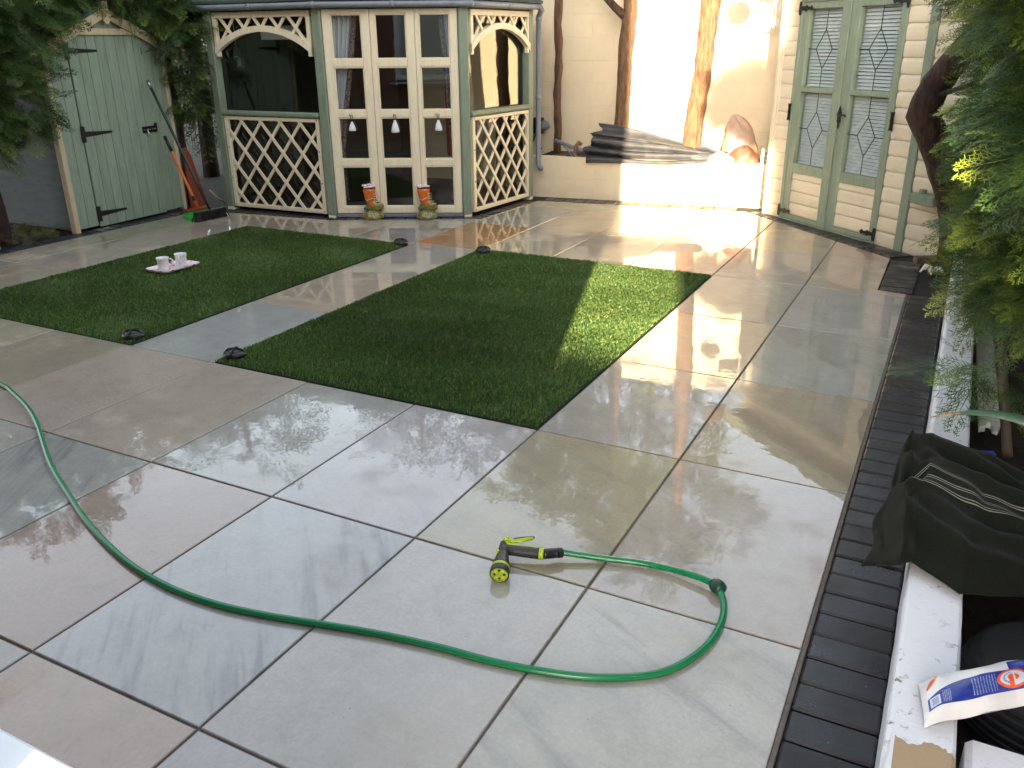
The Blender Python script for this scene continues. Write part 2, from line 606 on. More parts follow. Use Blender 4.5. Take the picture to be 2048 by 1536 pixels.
def lacecurtain_mat():
    t = NT('patterned_curtain_edge')
    n = t.noise(t.pos(), 60, 4, .7)
    t.l(t.ramp(n, [(.42, L((60, 48, 52))), (.56, L((150, 132, 134)))]), t.b.inputs['Base Color'])
    t.b.inputs['Roughness'].default_value = .7
    return t.m


M['curtainedge'] = lacecurtain_mat()


def blade_mat():
    t = NT('sword_leaf')
    uv = t.n('UVMap')
    sx = t.n('SeparateXYZ')
    t.l(uv.outputs[0], sx.inputs[0])
    edge = t.math('ADD', sx.outputs['X'], t.math('MULTIPLY', t.noise(t.pos(), 60, 4), .12))
    col = t.ramp(edge, [(.07, L((128, 92, 70))), (.12, L((178, 140, 104))), (.15, L((58, 84, 66))), (1., L((80, 112, 92)))])
    t.l(col, t.b.inputs['Base Color'])
    t.b.inputs['Roughness'].default_value = .4
    return t.m


M['blade'] = blade_mat()


# ------------------------------------------------------------------ mesh helpers
class MB:
    def __init__(s):
        s.v = []
        s.f = []

    def add(s, verts, faces):
        k = len(s.v)
        s.v += [tuple(map(float, p)) for p in verts]
        s.f += [tuple(i + k for i in f) for f in faces]
        return s

    def box(s, fr, u0, u1, w0, w1, z0, z1, bev=.004):
        """chamfered box in frame fr(u, w, z)"""
        b = min(bev, .45 * abs(u1 - u0), .45 * abs(w1 - w0), .45 * abs(z1 - z0))
        lo, hi = (u0, w0, z0), (u1, w1, z1)
        V, idx = [], {}
        for sx in (0, 1):
            for sy in (0, 1):
                for sz in (0, 1):
                    c = [(lo, hi)[q][i] for i, q in enumerate((sx, sy, sz))]
                    ins = [b if q == 0 else -b for q in (sx, sy, sz)]
                    for ax in range(3):
                        p = [c[i] + (0 if i == ax else ins[i]) for i in range(3)]
                        idx[(sx, sy, sz, ax)] = len(V)
                        V.append(fr(*p))
        F = []
        I = idx
        for ax in range(3):
            o1, o2 = [(1, 2), (0, 2), (0, 1)][ax]
            for s0 in (0, 1):
                q = []
                for a, c in ((0, 0), (1, 0), (1, 1), (0, 1)):
                    k = [0, 0, 0]
                    k[ax] = s0
                    k[o1] = a
                    k[o2] = c
                    q.append(I[(*k, ax)])
                F.append(q)
            for a in (0, 1):
                for c in (0, 1):
                    k0 = [0, 0, 0]
                    k0[o1] = a
                    k0[o2] = c
                    k1 = list(k0)
                    k1[ax] = 1
                    F.append([I[(*k0, o1)], I[(*k1, o1)], I[(*k1, o2)], I[(*k0, o2)]])
        for sx in (0, 1):
            for sy in (0, 1):
                for sz in (0, 1):
                    F.append([I[(sx, sy, sz, 0)], I[(sx, sy, sz, 1)], I[(sx, sy, sz, 2)]])
        return s.add(V, F)

    def prism(s, fr, poly, w0, w1):
        """poly of (u, z) extruded from w0 to w1"""
        n = len(poly)
        V = [fr(u, w0, z) for u, z in poly] + [fr(u, w1, z) for u, z in poly]
        F = [tuple(range(n)), tuple(range(2 * n - 1, n - 1, -1))]
        F += [(i, (i + 1) % n, n + (i + 1) % n, n + i) for i in range(n)]
        return s.add(V, F)

    def band(s, fr, a, b, w0, w1):
        """strip between two (u, z) curves a and b of equal length, extruded"""
        n = len(a)
        V = [fr(u, w0, z) for u, z in a] + [fr(u, w0, z) for u, z in b] + [fr(u, w1, z) for u, z in a] + [fr(u, w1, z) for u, z in b]
        F = []
        for i in range(n - 1):
            F += [(i, i + 1, n + i + 1, n + i), (2 * n + i, 3 * n + i, 3 * n + i + 1, 2 * n + i + 1),
                  (i, 2 * n + i, 2 * n + i + 1, i + 1), (n + i, n + i + 1, 3 * n + i + 1, 3 * n + i)]
        F += [(0, n, 3 * n, 2 * n), (n - 1, 3 * n - 1, 4 * n - 1, 2 * n - 1)]
        return s.add(V, F)

    def tube(s, pts, rad, seg=10, cap=True, flat=None):
        """round tube along pts, radius per point; flat=(vector, factor) squashes along vector"""
        P = [Vector(p) for p in pts]
        n = len(P)
        if isinstance(rad, (int, float)):
            rad = [rad] * n
        V = []
        t0 = (P[1] - P[0]).normalized()
        ref = Vector((0, 0, 1)) if abs(t0.z) < .9 else Vector((1, 0, 0))
        nx = t0.cross(ref).normalized()
        for i in range(n):
            t = (P[min(i + 1, n - 1)] - P[max(i - 1, 0)])
            if t.length < 1e-9:
                t = t0
            t.normalize()
            nx = (nx - t * nx.dot(t)).normalized()
            ny = t.cross(nx)
            for k in range(seg):
                a = 2 * math.pi * k / seg
                d = (nx * math.cos(a) + ny * math.sin(a)) * rad[i]
                if flat:
                    fv = Vector(flat[0])
                    d -= fv * d.dot(fv) * (1 - flat[1])
                V.append(tuple(P[i] + d))
        F = []
        for i in range(n - 1):
            for k in range(seg):
                F.append((i * seg + k, i * seg + (k + 1) % seg, (i + 1) * seg + (k + 1) % seg, (i + 1) * seg + k))
        if cap:
            F.append(tuple(range(seg - 1, -1, -1)))
            F.append(tuple((n - 1) * seg + k for k in range(seg)))
        return s.add(V, F)

    def lathe(s, c, prof, seg=20, ax=(0, 0, 1)):
        """profile of (radius, height) turned about axis ax through c"""
        A = Vector(ax).normalized()
        r0 = A.cross(Vector((0, 0, 1)) if abs(A.z) < .9 else Vector((1, 0, 0))).normalized()
        r1 = A.cross(r0)
        V = []
        C = Vector(c)
        for r, h in prof:
            for k in range(seg):
                a = 2 * math.pi * k / seg
                V.append(tuple(C + A * h + (r0 * math.cos(a) + r1 * math.sin(a)) * r))
        F = []
        for i in range(len(prof) - 1):
            for k in range(seg):
                F.append((i * seg + k, i * seg + (k + 1) % seg, (i + 1) * seg + (k + 1) % seg, (i + 1) * seg + k))
        F.append(tuple(range(seg)))
        F.append(tuple((len(prof) - 1) * seg + k for k in range(seg - 1, -1, -1)))
        return s.add(V, F)

    def build(s, name, mat, parent=None, smooth=False, origin=None, uv=None):
        """one mesh object; vertices are given in world space"""
        org = Vector(origin) if origin is not None else (parent_loc(parent) if parent else Vector((0, 0, 0)))
        me = bpy.data.meshes.new(name)
        me.from_pydata([(x - org.x, y - org.y, z - org.z) for x, y, z in s.v], [], s.f)
        fix_normals(me)
        if smooth:
            me.shade_smooth()
        me.materials.append(M[mat] if isinstance(mat, str) else mat)
        if uv is not None:
            lay = me.uv_layers.new(name='UVMap')
            for lp in me.loops:
                lay.data[lp.index].uv = uv[lp.vertex_index]
        return place(name, me, parent, org)


def parent_loc(p):
    v = Vector(p.location)
    if p.parent:
        v = v + parent_loc(p.parent)
    return v


def place(name, me, parent, org):
    o = bpy.data.objects.new(name, me)
    COL.objects.link(o)
    if parent:
        o.parent = parent
        o.location = Vector(org) - parent_loc(parent)
    else:
        o.location = org
    return o


def fix_normals(me):
    import bmesh
    bm = bmesh.new()
    bm.from_mesh(me)
    bmesh.ops.recalc_face_normals(bm, faces=bm.faces)
    bm.to_mesh(me)
    bm.free()


def ident(u, w_, z):
    return (u, w_, z)


def frame(A, B, flip=1):
    """u along A->B, w outwards (right-hand side of A->B), z up"""
    A = Vector((A[0], A[1]))
    d = (Vector((B[0], B[1])) - A).normalized()
    n = Vector((d.y, -d.x)) * flip
    return lambda u, w_, z: (A.x + d.x * u + n.x * w_, A.y + d.y * u + n.y * w_, z)


def tag(o, label=None, cat=None, group=None, kind=None):
    if label:
        o['label'] = label
    if cat:
        o['category'] = cat
    if group:
        o['group'] = group
    if kind:
        o['kind'] = kind
    return o


def empty(name, loc, label, cat, group=None):
    o = bpy.data.objects.new(name, None)
    o.empty_display_size = .1
    COL.objects.link(o)
    o.location = loc
    return tag(o, label, cat, group)


def np_mesh(name, V, T, mat, parent=None, origin=(0, 0, 0), colors=None, smooth=False):
    """triangles from numpy arrays, world space"""
    org = np.array(origin, float)
    me = bpy.data.meshes.new(name)
    V = (V - org).astype(np.float32)
    me.vertices.add(len(V))
    me.vertices.foreach_set('co', V.ravel())
    n = len(T)
    me.loops.add(n * 3)
    me.loops.foreach_set('vertex_index', T.astype(np.int32).ravel())
    me.polygons.add(n)
    me.polygons.foreach_set('loop_start', np.arange(0, n * 3, 3, dtype=np.int32))
    me.update(calc_edges=True)
    if colors is not None:
        at = me.attributes.new('tint', 'FLOAT_COLOR', 'POINT')
        c4 = np.ones((len(V), 4), np.float32)
        c4[:, :3] = colors
        at.data.foreach_set('color', c4.ravel())
    me.materials.append(M[mat])
    if smooth:
        me.shade_smooth()
    me.validate()
    return place(name, me, parent, origin)


def vnoise(x, y, seed=0):
    """cheap smooth 2-D noise, about -1..1"""
    r = np.random.default_rng(seed)
    out = 0
    for k in range(6):
        a = r.uniform(0, 2 * np.pi)
        f = r.uniform(.6, 1.6)
        out = out + np.sin((x * np.cos(a) + y * np.sin(a)) * f + r.uniform(0, 6.28))
    return out / 3.


# ------------------------------------------------------------------ ground
g_ = MB()
g_.add([(-40, -40, -.05), (40, -40, -.05), (40, 40, -.05), (-40, 40, -.05)], [(0, 1, 2, 3)])
tag(g_.build('ground', 'soil'), kind='structure')

# ------------------------------------------------------------------ patio
W_, D_, X0, Y0 = .6005, .915, -1.3604, 2.8514
PAVE = [(-.158, -1.2), (-.158, 5.66), (-.326, 5.69), (-.33, 6.62), (-1.69, 8.01), (-3.70, 7.74), (-3.75, 6.68),
        (-4.97, 6.045), (-6.13, 5.935), (-6.41, 5.93), (-6.41, -1.2)]
LAWN_R = (X0 - 3 * W_ + .006, X0 - .004, Y0 + .003, Y0 + 3 * D_ - .02)
LAWN_L = (-5.425, X0 - 4 * W_ + .004, Y0 - .005, Y0 + 3 * D_ - .11)


def clip(poly, ax, val, keep_greater):
    out = []
    n = len(poly)
    for i in range(n):
        a, b = poly[i], poly[(i + 1) % n]
        ia = (a[ax] >= val) == keep_greater
        ib = (b[ax] >= val) == keep_greater
        if ia:
            out.append(a)
        if ia != ib:
            t = (val - a[ax]) / (b[ax] - a[ax])
            out.append((a[0] + (b[0] - a[0]) * t, a[1] + (b[1] - a[1]) * t))
    return out


def area(p):
    return .5 * sum(p[i][0] * p[(i + 1) % len(p)][1] - p[(i + 1) % len(p)][0] * p[i][1] for i in range(len(p)))


def inset(p, d):
    n = len(p)
    out = []
    for i in range(n):
        a, b, c = Vector(p[i - 1]), Vector(p[i]), Vector(p[(i + 1) % n])
        e1, e2 = (b - a).normalized(), (c - b).normalized()
        n1, n2 = Vector((-e1.y, e1.x)), Vector((-e2.y, e2.x))
        k = n1 + n2
        dd = max(.3, 1 + n1.dot(n2))
        out.append(tuple(b + k * (d / dd)))
    return out


def dedupe(p, eps=.004):
    out = []
    for q in p:
        if not out or (Vector(q) - Vector(out[-1])).length > eps:
            out.append(q)
    if len(out) > 1 and (Vector(out[0]) - Vector(out[-1])).length < eps:
        out.pop()
    return out


pv = MB()
pv.add([(x, y, -.007) for x, y in PAVE], [tuple(range(len(PAVE)))])
patio = tag(pv.build('patio', 'bed'), kind='structure')

GREY, LGREY, BLUE, BUFF, TAN, PINK, BROWN, ORANGE, CREAM = (
    (178, 176, 172), (190, 189, 186), (188, 188, 190), (196, 184, 164), (182, 166, 147), (190, 172, 155),
    (168, 151, 133), (196, 142, 78), (200, 190, 170))
SLABC = {(0, -1): (TAN, .35), (-1, -1): (LGREY, .3), (-2, -1): (GREY, .15), (-3, -1): (BUFF, .05), (-4, -1): (BUFF, .1), (-5, -1): (TAN, .1),
         (1, -1): (GREY, .1), (1, 0): (BROWN, .1), (0, 0): (GREY, .3), (0, 1): (BUFF, .1), (0, 2): (GREY, .2), (1, 1): (GREY, .2), (1, 2): (LGREY, .1),
         (-1, -2): (BLUE, .9), (-2, -2): (BROWN, .1), (-3, -2): (GREY, .8), (-4, -2): (LGREY, .3), (0, -2): (LGREY, .1), (1, -2): (BLUE, .6),
         (-1, -3): (PINK, .1), (0, -3): (LGREY, .15), (1, -3): (GREY, .3), (-2, -3): (GREY, .3), (-1, -4): (PINK, .2), (0, -4): (PINK, .1), (-3, -3): (TAN, .3),
         (-4, 0): (LGREY, .1), (-4, 1): (BUFF, .2), (-4, 2): (GREY, .2), (-4, 3): (ORANGE, .2), (-5, 3): (GREY, .6), (-6, 3): (CREAM, .3),
         (-3, 4): (BUFF, .1), (-2, 4): (CREAM, .1), (-1, 3): (TAN, .3), (-2, 3): (CREAM, .2), (-3, 3): (CREAM, .1), (0, 3): (GREY, .1), (1, 3): (BUFF, .1)}
GAP = .0036


def slab_cells():
    ys = [Y0 + j * D_ for j in range(-5, 8)]
    for jj in range(len(ys) - 1):
        j = jj - 5
        if j in (0, 1, 2):
            xs = [-6.7, -6.05, LAWN_L[0] - .004, LAWN_L[1] + .004, LAWN_R[0] - .004, X0, X0 + W_, X0 + 2 * W_ + .05]
            ids = [-8, -7, None, -4, None, 0, 1]
        else:
            xs = [X0 + i * W_ for i in range(-9, 3)]
            xs[-1] += .05
            ids = list(range(-9, 2))
        for k in range(len(xs) - 1):
            if ids[k] is not None:
                yield ids[k], j, xs[k], xs[k + 1], ys[jj], ys[jj + 1]
            else:   # strips of cut slab past the end of the lawn
                lw = LAWN_L if xs[k] < -4 else LAWN_R
                top = lw[3] + .006
                if ys[jj] < top < ys[jj + 1] - .06:
                    yield -20 - k, j, xs[k], xs[k + 1], top, ys[jj + 1]


def mesh_slab(p, top, thick, bev, org):
    p = [(x - org[0], y - org[1]) for x, y in p]
    q = inset(p, bev)
    n = len(p)
    tilt = (rnd.uniform(-.0012, .0012), rnd.uniform(-.0012, .0012))
    V = [(x, y, top + tilt[0] * x + tilt[1] * y) for x, y in q] + [(x, y, top - bev * .8 + tilt[0] * x + tilt[1] * y) for x, y in p] + [(x, y, top - thick) for x, y in p]
    F = [tuple(range(n))]
    for r in (0, n):
        F += [(r + n + i, r + n + (i + 1) % n, r + (i + 1) % n, r + i) for i in range(n)]
    return V, F


for (i, j, xa, xb, ya, yb) in slab_cells():
    p = PAVE
    for ax, v, k in ((0, xa + GAP, True), (0, xb - GAP, False), (1, ya + GAP, True), (1, yb - GAP, False)):
        p = clip(p, ax, v, k)
        if len(p) < 3:
            break
    if len(p) < 3:
        continue
    p = dedupe(p)
    if len(p) < 3 or abs(area(p)) < .004:
        continue
    if area(p) < 0:
        p = p[::-1]
    cx = sum(q[0] for q in p) / len(p)
    cy = sum(q[1] for q in p) / len(p)
    V, F = mesh_slab(p, 0, .02, .0025, (cx, cy))
    me = bpy.data.meshes.new('paving_slab')
    me.from_pydata(V, [], F)
    me.materials.append(M['slab'])
    o = place('paving_slab', me, patio, (cx, cy, 0))
    c, a = SLABC.get((i, j), (rnd.choice([GREY, BUFF, CREAM, LGREY, TAN, CREAM, BUFF]), rnd.choice([.05, .1, .3, .5])))
    lc = L(tuple(min(255, max(0, v + rnd.uniform(-5, 5))) for v in c))
    o.color = (lc[0] * .76, lc[1] * .735, lc[2] * .675, a)

# ------------------------------------------------------------------ block edging
be = MB()
EDGE = [(.06, -1.2), (.06, 5.8), (.30, 6.9), (-.2, 7.0), (-1.35, 8.1), (-1.35, 8.42), (-4.1, 8.1), (-4.0, 6.8), (-5.1, 6.28), (-6.35, 6.25), (-6.75, 6.1), (-6.75, 3.4), (-6.41, 3.4)]
be.add([(x, y, -.012) for x, y in PAVE[:10] + [(-6.41, 3.4)]] + [(x, y, -.012) for x, y in EDGE[::-1]],
       [tuple(range(11 + len(EDGE)))])
edging = tag(be.build('block_edging', 'darkbed'), kind='structure')
bl = MB()
bl.box(ident, -.0985, .0985, -.0475, .0475, -.06, 0, .006)
blk = bpy.data.meshes.new('edging_block')
blk.from_pydata(bl.v, [], bl.f)
fix_normals(blk)
blk.materials.append(M['block'])


def strip(A, B, width, pitch=.1):
    """soldier course on the right-hand side of A->B"""
    A, B = Vector(A), Vector(B)
    d = B - A
    n = max(1, int(d.length / pitch))
    st = d.length / n
    d.normalize()
    nr = Vector((d.y, -d.x))
    for k in range(n):
        c = A + d * (st * (k + .5)) + nr * (width / 2 + .002)
        o = place('edging_block', blk, edging, (c.x, c.y, rnd.uniform(-.0015, .0015)))
        o.rotation_euler = (rnd.uniform(-.006, .006), rnd.uniform(-.006, .006), math.atan2(nr.y, nr.x) + rnd.uniform(-.006, .006))
        o.scale = (width / .2, st / .1, 1)


strip((-.145, -1.1), (-.145, 5.66), .197, .1035)
strip((-.322, 5.70), (-.322, 6.58), .2)
strip((-.36, 6.66), (-1.62, 7.95), -.2) if False else strip((-1.655, 8.005), (-.335, 6.655), -.2)
strip((-3.66, 7.755), (-1.78, 8.005), -.2)
strip((-3.745, 6.70), (-3.705, 7.70), -.13)
strip((-4.95, 6.06), (-3.80, 6.665), -.12)
strip((-6.10, 5.945), (-5.00, 6.05), -.19)
strip((-6.415, 3.5), (-6.415, 5.9), -.16)

m = MB()
m.box(ident, -.1575, -.1445, -1.1, 5.66, -.02, -.0025, .002)
m.build('mortar_fillet', 'bed', edging)

# ------------------------------------------------------------------ lawns


def lawn(rect, label, seed, bright, hgt=.021):
    x0, x1, y0, y1 = rect
    org = ((x0 + x1) / 2, (y0 + y1) / 2, 0)
    root = empty('artificial_lawn', org, label, 'lawn', 'rectangles of artificial grass')
    b = MB()
    b.box(ident, x0, x1, y0, y1, -.02, .004, .002)
    b.build('turf_base', 'turf', root)
    r = np.random.default_rng(seed)
    sp = .0076
    gx, gy = np.meshgrid(np.arange(x0 + .004, x1 - .003, sp), np.arange(y0 + .004, y1 - .003, sp))
    gx = gx.ravel() + r.uniform(-.5, .5, gx.size) * sp
    gy = gy.ravel() + r.uniform(-.5, .5, gy.size) * sp
    n = gx.size
    cl = vnoise(gx * 26, gy * 40, seed) * .5 + vnoise(gx * 80, gy * 95, seed + 1) * .5 + vnoise(gx * 9, gy * 14, seed + 2) * .25
    h = hgt * (1 + .17 * cl) * r.uniform(.8, 1.15, n)
    h = np.clip(h, .008, .032)
    ed = np.minimum(np.minimum(gx - x0, x1 - gx), np.minimum(gy - y0, y1 - gy))
    h *= np.clip(.55 + ed / .05, .55, 1)
    yaw = r.uniform(0, 2 * np.pi, n)
    la = 1.4 * vnoise(gx * 7, gy * 10, seed + 5) + r.normal(0, 1.3, n)
    lean = h * (.35 + .35 * r.random(n))
    wd = r.uniform(.0020, .0034, n)
    P = np.stack([gx, gy, np.full(n, .003)], 1)
    side = np.stack([np.cos(yaw), np.sin(yaw), np.zeros(n)], 1) * wd[:, None]
    ld = np.stack([np.cos(la), np.sin(la), np.zeros(n)], 1)
    mid = P + ld * (lean * .35)[:, None] + np.array([0, 0, 1.]) * (h * .62)[:, None]
    tip = P + ld * lean[:, None] + np.array([0, 0, 1.]) * h[:, None]
    V = np.stack([P - side, P + side, mid - side * .8, mid + side * .8, tip], 1).reshape(-1, 3)
    k = (np.arange(n) * 5)[:, None]
    T = np.concatenate([k + np.array([[0, 1, 3]]), k + np.array([[0, 3, 2]]), k + np.array([[2, 3, 4]])])
    ca, cb, cc = np.array([.034, .080, .022]), np.array([.095, .152, .038]), np.array([.17, .20, .06])
    m = r.random(n)[:, None]
    c = ca * (1 - m) + cb * m
    dry = (r.random(n) < .09)[:, None]
    c = np.where(dry, cc, c) * bright * 1.4
    c = c * (1 + .18 * vnoise(gx * 3, gy * 4, seed + 9))[:, None]
    C = np.repeat(c, 5, 0)
    o = np_mesh('grass_pile', V, T, 'grass', root, org, C)
    tag(o, kind='stuff')
    return root


lawn(LAWN_R, 'right-hand artificial lawn with a strip of low sun across its far corner', 3, 1.)
lawn(LAWN_L, 'left-hand artificial lawn carrying the tray with two mugs', 5, 1.05)

# ------------------------------------------------------------------ garden shed
SHX = -6.57
root = empty('garden_shed', (SHX, 5.28, 0), 'small sage green timber shed with apex roof and black T hinges', 'shed')
fs = frame((SHX + .028, 4.652), (SHX - .028, 5.90))     # u 0..1.25, w outwards (+x)
APU, APZ, EAVE = .625, 1.80, 1.50
ends = [0, .105, .215]


def ztop(u):
    return EAVE + (APZ - EAVE) * (1 - abs(u - APU) / .66)


def plank(parent, fr, u0, u1, z0, w0, w1, mat, capz=9):
    m = MB()
    g = .0018
    m.prism(fr, [(u0 + g, z0), (u1 - g, z0), (u1 - g, min(capz, ztop(u1) - .03)), (u0 + g, min(capz, ztop(u0) - .03))], w0, w1)
    return m.build('board', mat, parent)


wallp = MB()
wallp.prism(fs, [(.02, .03), (1.23, .03), (1.23, EAVE), (APU, APZ - .04), (.02, EAVE)], -.03, -.016)
front = wallp.build('front_wall', 'dark', root)
for a, b in ((.035, .13), (.13, .232), (1.002, 1.10), (1.10, 1.215)):
    plank(front, fs, a, b, .03, -.016, 0, 'shed')
# gable boards above the door
gb = MB()
gb.prism(fs, [(.235, 1.60), (1.0, 1.60), (1.0, ztop(1.0) - .03), (APU, APZ - .03), (.235, ztop(.235) - .03)], -.016, .002)
gb.build('gable_board', 'shed', front)
db = MB()
db.prism(fs, [(.236, .02), (1.0, .02), (1.0, 1.585), (.236, 1.585)], -.014, -.004)
door = db.build('door', 'dark', root)
du = [.236, .335, .425, .52, .615, .72, .82, .91, 1.0]
for a, b in zip(du[:-1], du[1:]):
    m = MB()
    m.box(fs, a + .0015, b - .0015, -.004, .010, .018, 1.583, .003)
    m.build('board', 'shed', door)
for z, tl in ((1.44, .0), (.79, .01), (.128, .02)):
    m = MB()
    m.box(fs, .205 + tl, .245 + tl, .0105, .016, z - .065, z + .065, .001)
    m.prism(fs, [(.245 + tl, z - .022), (.52 + tl, z - .008), (.52 + tl, z + .008), (.245 + tl, z + .022)], .011, .016)
    m.build('hinge', 'black', door)
m = MB()
m.box(fs, .86, 1.03, .0105, .015, .745, .80, .002)
m.box(fs, .875, .89, .015, .03, .745, .80, .002)
m.box(fs, .94, .955, .015, .03, .745, .80, .002)
m.box(fs, 1.0, 1.02, .015, .03, .745, .825, .002)
bolt = m.build('bolt', 'black', door)
m = MB()
m.tube([fs(.865, .024, .772), fs(1.03, .024, .775)], .006, 8)
m.tube([fs(.905, .026, .768), fs(.907, .034, .735)], [.006, .009], 8)
m.build('sliding_rod', 'steel', bolt)
m = MB()
m.box(fs, .985, .992, .0105, .013, 1.40, 1.46, .001)
m.build('keyhole_slot', 'black', door)
m = MB()
m.box(fs, .215, .985, .012, .034, 1.560, 1.612, .004)
m.build('drip_strip', 'raw', root)
for s_, nm in ((0, 0), (1, 1)):
    m = MB()
    if s_ == 0:
        m.box(fs, -.012, .034, -.05, .012, .0, EAVE - .02, .004)
    else:
        m.box(fs, 1.216, 1.256, -.05, .008, .0, EAVE - .02, .004)
    m.build('corner_trim', 'raw', root)
# sides, boarded
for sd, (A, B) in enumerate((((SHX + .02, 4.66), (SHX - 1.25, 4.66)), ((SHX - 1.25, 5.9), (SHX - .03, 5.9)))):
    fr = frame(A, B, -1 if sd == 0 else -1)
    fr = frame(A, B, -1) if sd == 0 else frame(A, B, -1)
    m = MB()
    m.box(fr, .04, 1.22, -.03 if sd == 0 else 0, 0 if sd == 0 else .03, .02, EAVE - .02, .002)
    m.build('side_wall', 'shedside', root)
m = MB()
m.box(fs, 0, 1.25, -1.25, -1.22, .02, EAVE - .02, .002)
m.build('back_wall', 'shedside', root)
for sg in (-1, 1):
    m = MB()
    pts = [(APU + sg * .0, APZ), (APU + sg * .76, APZ - .34), (APU + sg * .76, APZ - .365), (APU, APZ - .025)]
    m.prism(fs, pts, -1.32, .06)
    m.build('roof', 'felt', root)
    m = MB()
    m.prism(fs, [(APU + sg * .012, APZ - .028), (APU + sg * .76, APZ - .368), (APU + sg * .76, APZ - .45), (APU + sg * .012, APZ - .11)], .03, .052)
    m.build('bargeboard', 'raw', root)
m = MB()
m.prism(fs, [(APU - .03, APZ + .02), (APU + .03, APZ + .02), (APU + .03, APZ - .13), (APU + .015, APZ - .155), (APU - .015, APZ - .155), (APU - .03, APZ - .13)], .053, .07)
m.build('finial', 'raw', root)

# ------------------------------------------------------------------ octagonal summerhouse (left)
V0, V1, V2, V3 = (-6.30, 6.15), (-5.04, 6.19), (-3.93, 6.74), (-3.85, 7.86)
V4, V5, V6 = (-4.65, 8.70), (-6.0, 8.75), (-6.95, 7.75)
HV = [V0, V1, V2, V3, V4, V5, V6]
cxh, cyh = -5.3, 7.4
root = empty('summerhouse', (cxh, cyh, 0), 'octagonal summerhouse with cream glazed doors, cream lattice panels and green posts', 'summerhouse')
f1, f2, f3 = frame(V0, V1), frame(V1, V2), frame(V2, V3)
L1 = math.dist(V0, V1)
L2 = math.dist(V1, V2)
L3 = math.dist(V2, V3)
m = MB()
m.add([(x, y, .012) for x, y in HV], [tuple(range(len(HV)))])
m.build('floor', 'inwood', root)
m = MB()
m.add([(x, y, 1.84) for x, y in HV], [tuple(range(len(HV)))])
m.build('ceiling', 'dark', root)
# rear walls
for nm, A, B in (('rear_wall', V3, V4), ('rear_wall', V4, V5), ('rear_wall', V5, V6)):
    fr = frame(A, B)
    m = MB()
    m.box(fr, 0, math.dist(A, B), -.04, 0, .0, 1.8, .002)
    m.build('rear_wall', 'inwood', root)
# boarded left side
fr = frame(V6, V0)
LL = math.dist(V6, V0)
m = MB()
m.box(fr, 0, LL - .03, -.04, -.012, 0, 1.78, .002)
side = m.build('boarded_side', 'dark', root)
k = 0
z = .02
while z < 1.75:
    m = MB()
    m.prism(lambda u, w_, zz: fr(w_, u, zz), [(-.012, z), (.006, z), (-.002, z + .118), (-.012, z + .118)], 0.01, LL - .05)
    m.build('board', 'sideboard', side)
    z += .12


def post(V, ang, s=.042, z1=1.77):
    m = MB()
    c, sn = math.cos(ang), math.sin(ang)
    m.box(lambda u, w_, zz: (V[0] + u * c - w_ * sn, V[1] + u * sn + w_ * c, zz), -s, s, -s, s, .012, z1, .007)
    o = m.build('post', 'green', root)
    m = MB()
    m.box(lambda u, w_, zz: (V[0] + u * c - w_ * sn, V[1] + u * sn + w_ * c, zz), -s * .8, s * .8, -s - .004, s + .003, -.01, .018, .002)
    m.build('post_foot', 'cream', o)


post((V0[0] + .075, V0[1] + .0), math.radians(0))
post((V1[0] + .005, V1[1] + .005), math.radians(13))
post((V2[0] - .01, V2[1] + .0), math.radians(48))
post((V3[0] - .005, V3[1] - .03), math.radians(86), .04)


def lath_clip(p, d, inside, tmax=3, st=.004):
    """longest run of the line p + t d that is inside"""
    t = -tmax
    best = None
    cur = None
    while t <= tmax:
        q = (p[0] + d[0] * t, p[1] + d[1] * t)
        if inside(*q):
            if cur is None:
                cur = [t, t]
            cur[1] = t
        else:
            if cur and (best is None or cur[1] - cur[0] > best[1] - best[0]):
                best = cur
            cur = None
        t += st
    if cur and (best is None or cur[1] - cur[0] > best[1] - best[0]):
        best = cur
    return best


def laths(parent, fr, inside, u0, u1, z0, pitch, w0, angd=50, wid=.026):
    a = math.radians(angd)
    for sgn, wo in ((1, w0), (-1, w0 + .0125)):
        d = (math.cos(a), sgn * math.sin(a))
        nrm = (-d[1], d[0])
        k = int((u1 - u0) / pitch) + 16
        for i in range(-k, k):
            p = (u0 + (i + .35) * pitch, z0)
            r = lath_clip(p, d, inside)
            if not r or r[1] - r[0] < .05:
                continue
            A = (p[0] + d[0] * r[0], p[1] + d[1] * r[0])
            B = (p[0] + d[0] * r[1], p[1] + d[1] * r[1])
            h = wid / 2
            m = MB()
            m.prism(fr, [(A[0] - nrm[0] * h, A[1] - nrm[1] * h), (B[0] - nrm[0] * h, B[1] - nrm[1] * h),
                         (B[0] + nrm[0] * h, B[1] + nrm[1] * h), (A[0] + nrm[0] * h, A[1] + nrm[1] * h)], wo, wo + .012)
            m.build('lath', 'cream', parent)


